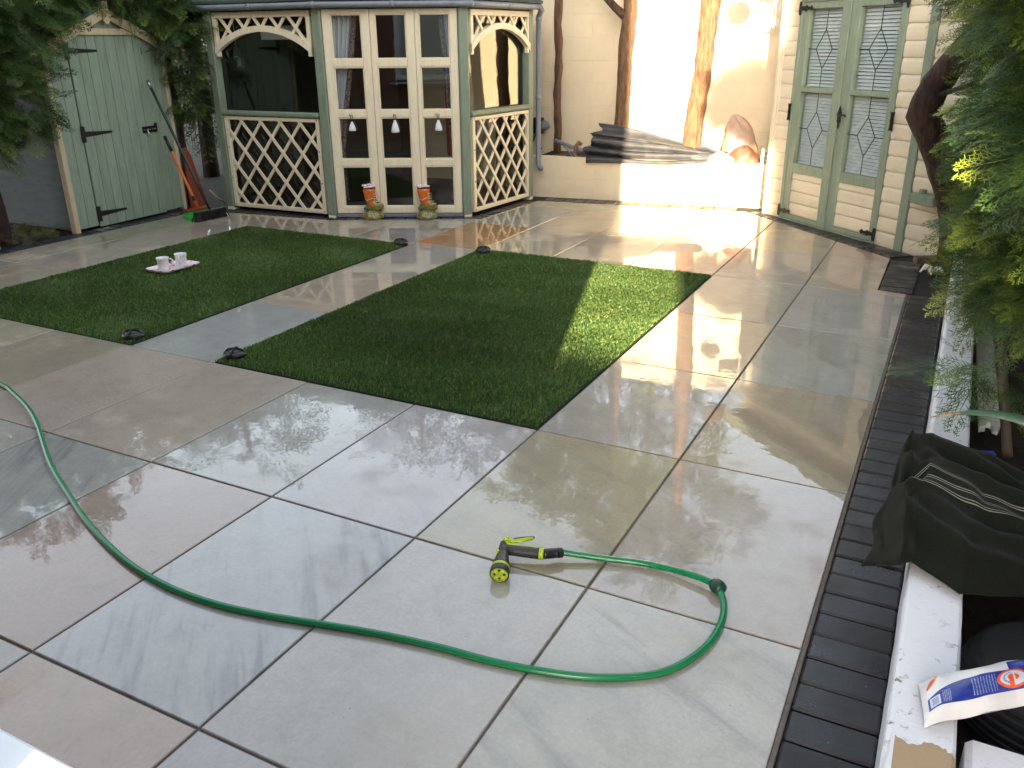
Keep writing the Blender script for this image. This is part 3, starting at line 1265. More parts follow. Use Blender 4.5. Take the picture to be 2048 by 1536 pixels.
def lattice_side(fr, a, b, zrail, arch_z, arch_rise, wside=0.0, pitch=.225):
    """one glazed side: arched lattice head, rail and lattice panel below"""
    # head
    m = MB()
    m.box(fr, a, b, -.005, .034, 1.695, 1.745, .004)
    m.box(fr, a, a + .04, -.005, .033, arch_z - .02, 1.6945, .004)
    m.box(fr, b - .04, b, -.005, .033, arch_z - .02, 1.6945, .004)
    c = (a + b) / 2
    hs_ = (b - a) / 2
    R = (hs_ ** 2 + arch_rise ** 2) / (2 * arch_rise)

    def arc(u, off=0):
        return arch_z + arch_rise - R + math.sqrt(max(0, (R + off) ** 2 - (u - c) ** 2))
    us = [a + (b - a) * i / 28 for i in range(29)]
    m.band(fr, [(u, arc(u) - .0) for u in us], [(u, min(1.694, arc(u, .05))) for u in us], -.008, .040)
    head = m.build('arched_head', 'cream', root)

    def inside(u, z):
        return a + .02 < u < b - .02 and arc(u, .03) < z < 1.715
    laths(head, fr, inside, a, b, 1.5, .19, .004, 50)
    # rail
    m = MB()
    m.box(fr, a - .03, b + .01, -.02, .05, zrail - .045, zrail, .012)
    m.build('rail', 'green', root)
    # lower panel
    zt, zb = zrail - .052, .025
    m = MB()
    m.box(fr, a - .005, b + .002, -.005, .032, zt - .03, zt, .003)
    m.box(fr, a - .005, b + .002, -.005, .032, zb, zb + .035, .003)
    m.box(fr, a - .005, a + .035, -.004, .031, zb + .0352, zt - .0302, .003)
    m.box(fr, b - .035, b + .002, -.004, .031, zb + .0352, zt - .0302, .003)
    pan = m.build('lattice_panel', 'cream', root)
    laths(pan, fr, lambda u, z: a + .02 < u < b - .02 and zb + .015 < z < zt - .015, a, b, .42, pitch, .003, 50)
    n = 0
    for u in (a + .015, b - .017):
        for z in (zt - .012, .58, .3, zb + .02):
            s_ = MB()
            s_.lathe(fr(u, .031, z), [(.006, 0), (.006, .003), (.003, .004)], 8, Vector(fr(0, 1, 0)) - Vector(fr(0, 0, 0)))
            s_.build('screw', 'black', pan)
    # glass behind
    m = MB()
    m.box(fr, a, b, -.032, -.028, zrail, 1.72, .001)
    m.build('pane', 'glass', root)
    m = MB()
    m.box(fr, a, b, -.032, -.028, .03, zrail - .0451, .001)
    m.build('pane', 'glass', root)


lattice_side(f1, .125, 1.205, .912, 1.395, .185)
lattice_side(f3, .075, 1.075, .915, 1.40, .19, pitch=.2)

# doors, three leaves of four panes
zr = [(.093, .453), (.513, .873), (.932, 1.290), (1.351, 1.709)]
for (a, b, pa, pb) in ((.047, .447, .118, .378), (.450, .828, .493, .757), (.831, 1.192, .865, 1.126)):
    m = MB()
    zb, zt = .035, 1.748
    m.box(f2, a, pa, -.01, .03, zb, zt, .004)
    m.box(f2, pb, b, -.01, .03, zb, zt, .004)
    zz = [zb] + [q for r in zr for q in r] + [zt]
    for k in range(0, len(zz), 2):
        m.box(f2, pa - .001, pb + .001, -.008, .026 if 0 < k < 8 else .0285, zz[k], zz[k + 1], .004)
    leaf = m.build('door_leaf', 'cream', root)
    for (p, q) in zr:
        m = MB()
        e = .011
        m.box(f2, pa, pb, .0, .021, p, p + e, .003)
        m.box(f2, pa, pb, .0, .021, q - e, q, .003)
        m.box(f2, pa, pa + e, .0, .020, p + e, q - e, .003)
        m.box(f2, pb - e, pb, .0, .020, p + e, q - e, .003)
        m.build('glazing_bead', 'cream', leaf)
        m = MB()
        m.box(f2, pa - .005, pb + .005, .001, .005, p - .005, q + .005, .0005)
        m.build('pane', 'glass', leaf)
    m = MB()
    uk = pa + .12 if a < .1 else (pa + pb) / 2
    m.lathe(f2(uk, .03, .902), [(.008, 0), (.007, .008), (.014, .016), (.015, .022), (.009, .028)], 12, Vector(f2(0, 1, 0)) - Vector(f2(0, 0, 0)))
    m.build('knob', 'lace', leaf, True)
m = MB()
m.box(f2, .04, 1.2, -.03, .035, .0, .030, .004)
m.build('threshold', 'gutter', root)
# roof, fascia, gutter
AP = (-5.35, 7.45, 2.55)
ce = Vector((cxh, cyh))
outer = []
for v in HV:
    d = Vector(v) - ce
    d = d * (1 + .13 / d.length)
    outer.append((ce.x + d.x, ce.y + d.y))
n = len(outer)
m = MB()
m.add([(x, y, 1.812) for x, y in outer] + [(x, y, 1.835) for x, y in outer] + [AP],
      [(i, (i + 1) % n, n + (i + 1) % n, n + i) for i in range(n)] + [(n + i, n + (i + 1) % n, 2 * n) for i in range(n)] + [tuple(range(n))])
roof = m.build('roof', 'felt', root)
m = MB()
for fr, Ln in ((f1, L1), (f2, L2), (f3, L3)):
    m.box(fr, .03, Ln - .03, .0, .02, 1.752, 1.81, .003)
m.build('fascia', 'green', root)
gp = []
for v in [(-6.45, 6.17)] + [V0, V1, V2, V3]:
    d = Vector(v) - ce
    d = d * (1 + .105 / d.length)
    gp.append((ce.x + d.x, ce.y + d.y, 1.782))
path = []
for a, b in zip(gp[:-1], gp[1:]):
    for k in range(8):
        t = k / 8
        path.append(tuple(a[i] + (b[i] - a[i]) * t for i in range(3)))
path.append(gp[-1])
m = MB()
m.tube(path, .026, 10)
gut = m.build('gutter', 'gutter', root, True)
for a, b in zip(gp[1:-1], gp[2:]):
    for t in (.0, .5):
        m = MB()
        q = [a[i] + (b[i] - a[i]) * t for i in range(3)]
        q2 = [a[i] + (b[i] - a[i]) * (t + .03) for i in range(3)]
        m.tube([q, q2], .029, 10)
        m.build('gutter_bracket', 'gutter', gut, True)
ge = gp[-1]
dpx, dpy = -3.80, 7.96
m = MB()
m.tube([(ge[0], ge[1], 1.775), (ge[0] + .01, ge[1] + .01, 1.76), (dpx, dpy, 1.70), (dpx, dpy, 1.4), (dpx, dpy, .8), (dpx, dpy, .36), (dpx + .012, dpy - .012, .325), (dpx + .04, dpy - .04, .30), (dpx + .06, dpy - .055, .292)],
       .026, 14)
dp = m.build('downpipe', 'gutter', root, True)
for z in (1.66, .95):
    m = MB()
    m.lathe((dpx, dpy, z), [(.027, 0), (.031, .003), (.031, .035), (.027, .038)], 14)
    m.build('pipe_clip', 'gutter', dp, True)

# things in and on the summerhouse


def bell(u, zt, h, rb, which):
    c = f2(u, .05, zt)
    m = MB()
    m.lathe(f2(u, .052, zt - h), [(rb * .8, 0), (rb, .004), (rb * .93, h * .25), (rb * .72, h * .6), (rb * .45, h * .85), (rb * .3, h * .93), (rb * .36, h * 1.0), (rb * .2, h * 1.08)], 14)
    m.v = [(x, y, z) for x, y, z in m.v]
    r = empty('fabric_tassel', f2(u, .05, zt - h), 'white bell-shaped tassel hanging on the ' + which + ' door knob of the summerhouse', 'tassel', 'white tassels on the door knobs')
    m.build('skirt', 'fabricwhite', r, True)
    m = MB()
    m.tube([f2(u, .052, zt - .0), f2(u - .008, .052, zt + .03), f2(u - .012, .048, .905), f2(u + .01, .048, .898), f2(u + .006, .052, zt + .03), f2(u, .052, zt)], .0022, 6)
    m.build('cord', 'black', r, True)


bell(.245, .835, .072, .032, 'left')
bell(.623, .845, .098, .036, 'middle')
bell(1.005, .845, .085, .034, 'right')


def curtain(fr, cols, label, name='curtain', edge=True, dark=False):
    """cols: list over z of (z, u_left, u_right); pleated sheet hung behind the panes"""
    V = []
    nu = 40
    for z, a, b in cols:
        for i in range(nu + 1):
            t = i / nu
            V.append(fr(a + (b - a) * t, -.065 + .02 * math.sin(t * 30) * min(1, abs(b - a) * 6 + .2), z))
    F = []
    for r in range(len(cols) - 1):
        for i in range(nu):
            F.append((r * (nu + 1) + i, r * (nu + 1) + i + 1, (r + 1) * (nu + 1) + i + 1, (r + 1) * (nu + 1) + i))
    rt_ = empty(name, fr((cols[0][1] + cols[0][2]) / 2, -.12, cols[-1][0]), label, 'curtain')
    mA = MB().add(V, F)
    cl = mA.build('cloth', 'curtain', rt_, True)
    sd = cl.modifiers.new('thick', 'SOLIDIFY')
    sd.thickness = .002
    V = []
    for z, a, b in cols:
        for i in range(5):
            t = i / 4
            V.append(fr(b + .045 * t, -.062 + .012 * math.sin(t * 6 + z * 9), z))
    F = []
    for r in range(len(cols) - 1):
        for i in range(4):
            F.append((r * 5 + i, r * 5 + i + 1, (r + 1) * 5 + i + 1, (r + 1) * 5 + i))
    eb = MB().add(V, F).build('border', 'curtainedge', rt_, True)
    sd = eb.modifiers.new('thick', 'SOLIDIFY')
    sd.thickness = .003


zs = [1.74 - 1.62 * i / 26 for i in range(27)]


def cw(z):   # tied back at about 0.62, falling again below
    if z > .7:
        return .16 + .10 * ((z - .7) / 1.04) ** .7 if z > .95 else .13 + .03 * (z - .7) / .25
    return .125


curtain(f2, [(z, .075, .075 + max(.03, (z - .62) * .17 + .03) if z > .62 else .10) for z in zs], 'white tied-back curtain with patterned edge behind the left glazed door')
fr2r = lambda u, w_, z: f2(1.19 - u, w_, z)
curtain(fr2r, [(z, .035, .045 + max(.008, (z - .62) * .07) if z > .62 else .05) for z in zs], 'narrow curtain with patterned edge at the right glazed door')

m = MB()
for k, (u, z, tl) in enumerate(((.25, 1.40, .02), (.285, 1.325, .03))):
    ax = Vector(f1(.35, .55, -1)) - Vector(f1(0, 0, 0))
    m.lathe(f1(u, -.10, z), [(.012, -.06), (.03, -.05), (.033, 0), (.034, .05), (.036, .055), (.03, .052)], 14, ax)
lan = empty('wall_light', f1(.26, -.12, 1.33), 'pair of small silver spot lamps inside the arched window', 'lamp')
m.build('lamp_shade', 'steel', lan, True)
mm = MB()
mm.tube([f1(.25, -.10, 1.44), f1(.25, -.10, 1.62), f1(.25, -.10, 1.84)], .006, 6)
mm.build('stem', 'steel', lan, True)
m = MB()
m.box(f1, .50, .89, -.20, -.16, 1.515, 1.63, .004)
tag(m.build('white_sign', 'bagpaper', None, origin=f1(.69, -.18, 1.515)), 'plain white board hung inside behind the lattice arch', 'board')
m = MB()
m.box(f1, .12, .40, -.62, -.58, .02, .86, .004)
m.box(f1, .40, .62, -.75, -.71, .02, .80, .004)
tag(m.build('wooden_cupboard', 'inwood', None, origin=f1(.3, -.6, .02)), 'brown timber cupboard seen through the left lattice panel', 'cupboard')
m = MB()
m.box(f3, .16, .34, -.34, -.20, .5, 1.10, .02)
tag(m.build('red_chair_back', plain('red_fabric', (150, 30, 26), .8, .1, 20, .2), None, origin=f3(.4, -.6, .5)), 'red padded chair back inside the right-hand window', 'chair')


# boots
def boot(u, label):
    c = Vector(f2(u, .085, .002))
    ax = (Vector(f2(1, 0, 0)) - Vector(f2(0, 0, 0)))
    fo = (Vector(f2(0, 1, 0)) - Vector(f2(0, 0, 0)))
    r = empty('boot_planter', c, label, 'ornament', 'pottery boots by the summerhouse doors')

    def P(x, y, z):
        q = c + ax * (x * 1.35) + fo * (y * 1.25)
        return (q.x, q.y, z)
    # grassy mound
    m = MB()
    m.lathe(c, [(.100, 0), (.104, .012), (.098, .026), (.084, .05), (.064, .072), (.035, .084)], 22)
    m.build('mound', 'boot', r, True, origin=None)
    # boot: foot then leg, one skin of ellipses
    secs = [((.010, 0, .075), .055, .036, .0), ((.012, 0, .09), .062, .04, .0), ((.014, 0, .115), .060, .040, .0), ((.006, 0, .14), .047, .036, .0), ((-.010, 0, .165), .038, .034, .0),
            ((-.016, 0, .20), .039, .038, .0), ((-.018, 0, .235), .041, .040, .0), ((-.018, 0, .262), .043, .042, .0), ((-.018, 0, .268), .038, .036, 0)]
    V, F = [], []
    sg = 18
    for (q, a, b, _) in secs:
        for k in range(sg):
            t = 2 * math.pi * k / sg
            V.append(P(q[0] + a * math.cos(t), q[1] + b * math.sin(t), q[2]))
    for i in range(len(secs) - 1):
        for k in range(sg):
            F.append((i * sg + k, i * sg + (k + 1) % sg, (i + 1) * sg + (k + 1) % sg, (i + 1) * sg + k))
    F += [tuple(range(sg)), tuple((len(secs) - 1) * sg + k for k in range(sg))]
    m = MB().add(V, F)
    m.build('boot_leg', 'boot', r, True)
    m = MB()
    m.box(lambda a, b, z: P(a, b, z), -.058, -.022, -.03, .034, .078, .108, .008)
    m.build('heel', 'bootblue', r)
    for k in range(5):
        m = MB()
        z = .135 + .022 * k
        x = .052 - .014 * k if k < 3 else .024 - .004 * (k - 3)
        m.tube([P(x - .01, .036, z + .004), P(x + .008, .022, z), P(x + .012, 0.0, z - .002), P(x + .006, -.022, z)], .0028, 6)
        m.build('lace', 'lace', r, True)
    m = MB()
    m.tube([P(-.045, .03, .178), P(-.03, .039, .170), P(-.008, .041, .182), P(.012, .035, .19)], .003, 6)
    m.build('lace', 'lace', r, True)
    rr = random.Random(int(u * 100))
    for k in range(9):
        t = 2 * math.pi * k / 9
        rad = .030 if k else 0
        q = (-.018 + rad * math.cos(t), rad * math.sin(t), .282 + rr.uniform(-.004, .012) + (.012 if k == 0 else 0))
        m = MB()
        for j in range(5):
            a = 2 * math.pi * j / 5 + rr.random()
            cc = P(q[0] + .010 * math.cos(a), q[1] + .010 * math.sin(a), q[2] + .002)
            m.lathe(cc, [(.004, -.008), (.012, -.002), (.012, .002), (.005, .008)], 8)
        m.build('flower', 'petal', r, True)
    m = MB()
    for k in range(12):
        t = 2 * math.pi * k / 12 + .2
        q = P(-.018 + .036 * math.cos(t), .034 * math.sin(t), .272)
        m.lathe(q, [(.003, -.010), (.010, -.002), (.009, .006), (.003, .010)], 7)
    m.build('leaf_ruffle', 'petalleaf', r, True)
    for x in (-.005, .032):
        m = MB()
        for j in range(5):
            a = 2 * math.pi * j / 5
            m.lathe(P(x + .009 * math.cos(a), .068 - abs(x) * .1, .05 + .009 * math.sin(a)), [(.002, -.004), (.006, 0), (.002, .004)], 7, fo)
        m.build('painted_daisy', 'yellowflower', r, True)


boot(.385, 'left orange and olive pottery boot with pale flowers, before the glazed doors')
boot(.875, 'right orange and olive pottery boot with pale flowers, before the glazed doors')

# wall socket and cable beside the downpipe
m = MB()
sk = empty('outdoor_socket', (-4.08, 8.68, .62), 'grey outdoor socket with black cable behind the grey downpipe', 'socket')
m.box(ident, -4.18, -4.08, 8.62, 8.70, .55, .72, .01)
m.build('housing', 'blackplastic', sk)
m = MB()
m.lathe((-4.06, 8.66, .64), [(.05, 0), (.055, .01), (.045, .03), (.02, .035)], 18, (.6, -.8, 0))
m.build('cover', 'gutter', sk, True)
m = MB()
m.tube([(-4.12, 8.66, .55), (-4.12, 8.62, .50), (-4.06, 8.5, .44), (-3.98, 8.42, .42)], .007, 6)
m.tube([(-4.16, 8.66, .55), (-4.18, 8.6, .45), (-4.18, 8.5, .42)], .007, 6)
m.build('cable', 'cable', sk, True)

# ------------------------------------------------------------------ planter wall and back wall
PW = (-3.908, 8.014)
pd_ = Vector((.992, .123)).normalized()
PE = (PW[0] + pd_.x * 2.6, PW[1] + pd_.y * 2.6)
fp = frame(PW, PE)      # w outwards (towards camera)


def blockwork(name, label, fr, u0, u1, z0, courses, ch, bl_, thick, capz=None):
    r = empty(name, fr((u0 + u1) / 2, 0, 0), label, 'wall')
    m = MB()
    m.box(fr, u0, u1, -thick, -.0025, z0, z0 + courses * ch, .002)
    m.build('core', 'blockwall', r)
    for c in range(courses):
        u = u0 - (bl_ / 2 if c % 2 else 0)
        while u < u1:
            a, b = max(u, u0), min(u + bl_, u1)
            if b - a > .03:
                m = MB()
                e = rnd.uniform(-.0008, .0008)
                m.box(fr, a + .0006, b - .0006, -.03, e, z0 + c * ch + .0016, z0 + (c + 1) * ch - .0016, .0022)
                m.build('block', 'blockwall', r)
            u += bl_
    return r


pl = blockwork('planter_wall', 'low cream painted block wall of the raised bed at the back', fp, 0, 2.55, -.03, 2, .2135, .45, .1)
fb_ = lambda u, w_, z: fp(u, w_ - .72, z)
blockwork('back_wall', 'tall cream painted block wall behind the three tree trunks', fb_, -1.6, 3.6, -.05, 10, .2235, .45, .15)
m = MB()
m.box(fp, .0, 2.55, -.70, -.101, .2, .372, .01)
tag(m.build('raised_bed_soil', 'soil', None, origin=fp(1.2, -.4, .2)), kind='structure')
# vent slots in the back wall
m = MB()
for z in (1.165, 1.105):
    m.box(fb_, 1.235, 1.485, -.004, .006, z - .006, z + .006, .002)
tag(m.build('wall_bracket', 'rendermasonry', None, origin=fb_(1.36, 0, 1.1)), 'two thin parallel rods across the sunlit wall between the trunks', 'bracket')


def trunk(name, pts, rad, mat, label, group=None, seg=18, limbs=()):
    r = empty(name, (pts[0][0], pts[0][1], pts[0][2]), label, 'tree', group)
    P, R = [], []
    n = len(pts)
    for i in range(n - 1):
        for k in range(6):
            t = k / 6
            P.append([pts[i][j] + (pts[i + 1][j] - pts[i][j]) * t for j in range(3)])
            R.append(rad[i] + (rad[i + 1] - rad[i]) * t)
    P.append(list(pts[-1]))
    R.append(rad[-1])
    m = MB()
    m.tube(P, R, seg)
    for (lp, lr) in limbs:
        m.tube(lp, lr, 8)
    # uneven bark surface
    rr = np.random.default_rng(int(abs(pts[0][0]) * 1000))
    V = np.array(m.v)
    ph = rr.uniform(0, 6, 4)
    dx = .006 * np.sin(V[:, 2] * 9 + ph[0]) + .004 * np.sin(V[:, 2] * 23 + V[:, 0] * 60 + ph[1])
    dy = .006 * np.sin(V[:, 2] * 8 + ph[2]) + .004 * np.sin(V[:, 2] * 27 + V[:, 1] * 60 + ph[3])
    V[:, 0] += dx + rr.normal(0, .0016, len(V))
    V[:, 1] += dy + rr.normal(0, .0016, len(V))
    m.v = [tuple(p) for p in V]
    m.build('trunk', mat, r, True)
    return r


# ------------------------------------------------------------------ foliage
def spray_template(seed, nb=9, thin=1.):
    """flat fan of a cypress spray along +X, length 1: list of triangles"""
    r = np.random.default_rng(seed)
    T = []

    def leaf(a, d, l, wd):
        d = d / np.linalg.norm(d)
        s = np.array([-d[1], d[0], 0]) * wd * thin
        m_ = a + d * l * .45
        e = a + d * l
        T.append([a, m_ + s, e])
        T.append([a, e, m_ - s])
    st = np.array([1., 0, 0])
    leaf(np.zeros(3), st, 1., .012)
    for i in range(nb):
        t = .10 + .88 * i / (nb - 1)
        for sg in (-1, 1):
            a0 = math.radians(r.uniform(34, 52)) * sg
            ln = (.46 * (1 - t) ** .8 + .10) * r.uniform(.75, 1.2)
            base = np.array([t, 0, -.06 * t * t])
            d = np.array([math.cos(a0), math.sin(a0), r.uniform(-.15, .1)])
            leaf(base, d, ln, .014)
            for k in range(3):
                q = .28 + .26 * k
                b2 = base + d / np.linalg.norm(d) * ln * q
                for s2 in (-1, 1):
                    a1 = a0 + s2 * math.radians(r.uniform(30, 45))
                    d2 = np.array([math.cos(a1), math.sin(a1), r.uniform(-.2, .15)])
                    l2 = ln * .44 * (1.15 - q * .6)
                    s2v = np.array([-d2[1], d2[0], 0]) * .016 * thin
                    T.append([b2 - s2v * .6, b2 + d2 * l2 * .35 + s2v, b2 + d2 * l2])
    return np.array(T)     # n,3,3


TEMPL = [spray_template(s) for s in (1, 2, 3)]
TEMPL_HI = [spray_template(s, 11, .62) for s in (6, 7, 8)]
TEMPL_LO = [spray_template(s, 6) for s in (4, 5)]


def sprays(pos, dirs, size, seed, roll=.7, lo=False, tipc=(.20, .27, .045), green=((.020, .050, .016), (.050, .105, .028))):
    """arrays of sprays: returns vertices, triangles, colours"""
    r = np.random.default_rng(seed)
    Vs, Cs = [], []
    n = len(pos)
    tm = {True: TEMPL_LO, False: TEMPL, 'hi': TEMPL_HI}[lo]
    tid = r.integers(0, len(tm), n)
    d = dirs / np.linalg.norm(dirs, axis=1)[:, None]
    upv = np.array([0, 0, 1.]) + r.normal(0, roll, (n, 3))
    y = np.cross(upv, d)
    y /= np.linalg.norm(y, axis=1)[:, None] + 1e-9
    z = np.cross(d, y)
    m = r.random(n)[:, None]
    base = np.array(green[0]) * (1 - m) + np.array(green[1]) * m
    young = r.random(n) ** 2.2
    for k, T in enumerate(tm):
        ix = np.where(tid == k)[0]
        if not len(ix):
            continue
        loc = T.reshape(-1, 3)
        s = size[ix][:, None, None]
        w_ = (d[ix][:, None, :] * loc[None, :, 0:1] + y[ix][:, None, :] * loc[None, :, 1:2] + z[ix][:, None, :] * loc[None, :, 2:3]) * s + pos[ix][:, None, :]
        Vs.append(w_.reshape(-1, 3))
        tipf = np.clip((np.abs(loc[:, 0]) - .55) * 1.9 + np.abs(loc[:, 1]) * .8, 0, 1)[None, :, None]
        yg = young[ix][:, None, None]
        c = base[ix][:, None, :] * (1 - tipf * yg) + np.array(tipc) * tipf * yg
        Cs.append(c.reshape(-1, 3))
    V = np.concatenate(Vs)
    C = np.concatenate(Cs)
    T = np.arange(len(V)).reshape(-1, 3)
    return V, T, C


def blob_points(blobs, n, seed):
    """points through ellipsoids, denser near the skin, with outward drooping directions"""
    r = np.random.default_rng(seed)
    vol = np.array([b[3] * b[4] * b[5] for b in blobs]) ** .75
    pick = r.choice(len(blobs), n, p=vol / vol.sum())
    B = np.array(blobs)[pick]
    u = r.normal(0, 1, (n, 3))
    u /= np.linalg.norm(u, axis=1)[:, None]
    rad = (.35 + .65 * r.random(n) ** .55) * (1 + .18 * np.sin(u[:, 0] * 5 + B[:, 0] * 7) * np.sin(u[:, 2] * 6 + 1))
    p = B[:, :3] + u * B[:, 3:6] * rad[:, None]
    d = u * np.array([1, 1, .55]) + r.normal(0, .35, (n, 3)) + np.array([0, 0, -.32])
    return p, d


def conifer(name, base, blobs, n, size, seed, label, tr, tr_r, mat='bark_dark', lo=False, group=None, green=None, tipc=None, zmin=None):
    root = trunk(name, tr, tr_r, mat, label, group)
    p, d = blob_points(blobs, n, seed)
    if zmin is not None:
        k = p[:, 2] > zmin
        p, d = p[k], d[k]
    r = np.random.default_rng(seed + 1)
    kw = {}
    if green:
        kw['green'] = green
    if tipc:
        kw['tipc'] = tipc
    V, T, C = sprays(p, d, size * r.uniform(.6, 1.3, len(p)), seed + 2, lo=lo, **kw)
    np_mesh('crown', V, T, 'leaf', root, tuple(tr[0]), C)
    # limbs reaching into the foliage
    m = MB()
    for b in blobs[:5]:
        zz = max(tr[0][2] + .3, b[2] - .25)
        # point on trunk at that height
        best = min(tr, key=lambda q: abs(q[2] - zz))
        m.tube([(best[0], best[1], zz), ((best[0] + b[0]) / 2, (best[1] + b[1]) / 2, (zz + b[2]) / 2 + .05), (b[0], b[1], b[2])], [.016, .010, .004], 6)
    m.build('limb', mat, root, True)
    return root


# three trunks in the raised bed; crowns well above the picture, seen in the wet slabs
def bp(u, w_, z):
    return fp(u, w_, z)


CROWN = dict(lo=True)


def bedtree(u, w_, pts, rad, mat, label, blobs, seed, n):
    tr = [bp(u + a, w_ + b, z) for a, b, z in pts]
    bb = [(*bp(u + a, w_ + b, z), rx, ry, rz) for a, b, z, rx, ry, rz in blobs]
    return conifer('garden_tree', None, bb, n, .26, seed, label, tr, rad, mat, lo=True, group='trees in the raised bed')


bedtree(.155, -.40, [(0, 0, .36), (.0, 0, 1.1), (.0, 0, 1.9), (.02, 0, 3.2)], [.040, .038, .042, .03], 'bark_thin',
        'thin dark brown tree trunk against the shaded part of the back wall', [(-.1, .0, 2.9, .6, .6, .5), (.1, 0, 3.4, .5, .5, .5)], 21, 500)
t2 = bedtree(.835, -.40, [(0, 0, .36), (.0, 0, 1.0), (.02, 0, 1.5), (.04, 0, 1.9), (.06, 0, 3.4)], [.066, .063, .066, .062, .05], 'bark_pine',
             'pale brown trunk with a side branch, left of the sunlit wall', [(-.2, .0, 3.3, .6, .6, .5), (.2, 0, 3.8, .5, .5, .5)], 22, 500)
m = MB()
m.tube([bp(.835 + .0, -.40, 1.70), bp(.835 - .10, -.40, 1.78), bp(.835 - .28, -.42, 1.95), bp(.835 - .6, -.45, 2.5)], [.045, .038, .032, .02], 10)
m.build('branch', 'bark_thin', t2, True)
t3 = bedtree(1.56, -.36, [(0, 0, .36), (.01, 0, .6), (.045, 0, 1.0), (.08, 0, 1.4), (.09, 0, 1.8), (.12, 0, 3.6)], [.104, .095, .088, .084, .092, .06], 'bark_pine',
             'thickest brown trunk, right of the sunlit wall', [(.2, .0, 3.6, .7, .6, .5), (-.2, 0, 4.2, .6, .6, .5)], 23, 600)

# tall conifers beyond the summerhouse, mirrored in the paving
FAR = dict(group='conifers beyond the summerhouse')
for k, (x, y, h) in enumerate(((-8.6, 5.2, 3.3), (-8.3, 7.9, 4.2), (-6.7, 9.9, 4.8), (-5.0, 10.3, 5.1), (-3.3, 10.6, 4.7))):
    bb = [(x, y, 1.3, .95, .95, .8), (x + .1, y, h - 2.4, .95, .95, .8), (x, y + .1, h - 1.6, .9, .9, .7), (x - .3, y, h - .7, .6, .6, .55), (x + .4, y, h - .9, .5, .5, .6)]
    conifer('conifer_tree', None, bb, 650, .45, 40 + k,
            ['tall dark conifer behind the shed roof', 'tall dark conifer behind the gap between shed and summerhouse', 'tall conifer behind the left of the octagonal summerhouse roof',
             'tall conifer behind the right of the octagonal summerhouse roof', 'tall conifer beyond the left end of the back wall'][k],
            [(x, y, -.05), (x, y, 1.5), (x, y, h - .3)], [.10, .08, .02], 'bark_dark', lo=True, group='conifers beyond the summerhouse')

# conifers around the shed
conifer('conifer_tree', None,
        [(-6.75, 4.05, 1.75, .5, .5, .45), (-6.6, 4.15, 1.25, .36, .42, .36), (-6.55, 4.42, 1.62, .32, .28, .34), (-6.6, 3.85, .95, .34, .36, .30), (-6.7, 4.7, 1.95, .45, .45, .3),
         (-6.95, 3.7, 1.5, .5, .5, .6), (-6.7, 4.0, 2.2, .5, .5, .4), (-6.45, 4.3, 1.05, .22, .22, .22), (-6.75, 5.0, 2.12, .4, .35, .25), (-6.50, 4.72, 1.72, .16, .16, .12)],
        2450, .205, 61, 'dense green conifer hanging over the left side of the shed',
        [(-6.92, 4.12, -.05), (-6.90, 4.12, .6), (-6.92, 4.05, 1.4), (-6.95, 4.0, 2.4)], [.17, .15, .11, .05], 'bark_dark', zmin=.62, green=((.034, .072, .020), (.085, .145, .036)), tipc=(.24, .28, .06))
conifer('conifer_tree', None,
        [(-6.72, 6.05, 1.75, .34, .34, .35), (-6.55, 6.02, 1.45, .22, .2, .24), (-6.58, 6.08, 1.10, .20, .18, .20), (-6.75, 5.7, 1.98, .4, .4, .25), (-6.85, 6.25, 2.1, .5, .45, .4),
         (-6.36, 6.04, 1.33, .14, .10, .14), (-6.45, 5.95, 1.72, .2, .2, .2), (-6.6, 5.4, 2.05, .32, .35, .2), (-6.52, 6.08, .98, .12, .10, .12), (-6.48, 5.62, 1.80, .14, .18, .10)],
        1550, .195, 62, 'green conifer between the shed and the summerhouse',
        [(-6.85, 6.12, -.05), (-6.82, 6.10, .5), (-6.80, 6.08, 1.1), (-6.86, 6.1, 2.3)], [.09, .085, .07, .04], 'bark_dark', green=((.034, .072, .020), (.085, .145, .036)), tipc=(.24, .28, .06))

# right-hand conifers
conifer('conifer_tree', None,
        [(.44, 5.1, 1.25, .36, .6, .5), (.42, 4.6, .80, .30, .45, .26), (.40, 5.2, 1.80, .46, .6, .32), (.46, 5.2, .62, .25, .35, .20), (.50, 4.4, 1.4, .40, .5, .5), (.56, 5.8, 1.4, .33, .4, .6), (.32, 4.1, .58, .18, .28, .12)],
        3700, .23, 71, 'conifer with a crooked shaggy red-brown trunk beside the cream doors',
        [(.10, 6.35, -.05), (.05, 6.3, .25), (-.02, 6.2, .55), (-.10, 6.1, .78), (-.26, 6.0, 1.05), (-.20, 5.95, 1.22), (-.02, 5.9, 1.5), (.2, 5.8, 2.2)],
        [.10, .09, .085, .095, .09, .085, .075, .05], 'bark_dark', lo='hi', green=((.020, .052, .016), (.070, .140, .030)), tipc=(.38, .46, .05))
conifer('conifer_tree', None,
        [(.36, 3.3, 1.35, .28, .42, .30), (.32, 3.1, 1.62, .28, .40, .22), (.38, 3.5, 1.0, .25, .4, .24), (.50, 2.9, 1.3, .3, .4, .4), (.46, 3.3, .74, .24, .35, .18), (.36, 2.9, 1.95, .36, .5, .26),
         (.24, 3.05, .47, .12, .14, .05), (.28, 3.5, .62, .14, .22, .07), (.30, 3.4, .88, .14, .3, .12)],
        3000, .19, 72, 'near conifer filling the right edge with bright lime tips',
        [(.75, 3.3, -.05), (.72, 3.3, .8), (.7, 3.25, 1.6), (.68, 3.2, 2.4)], [.09, .08, .06, .03], 'bark_dark', lo='hi', green=((.018, .050, .016), (.062, .128, .030)), tipc=(.38, .48, .055))

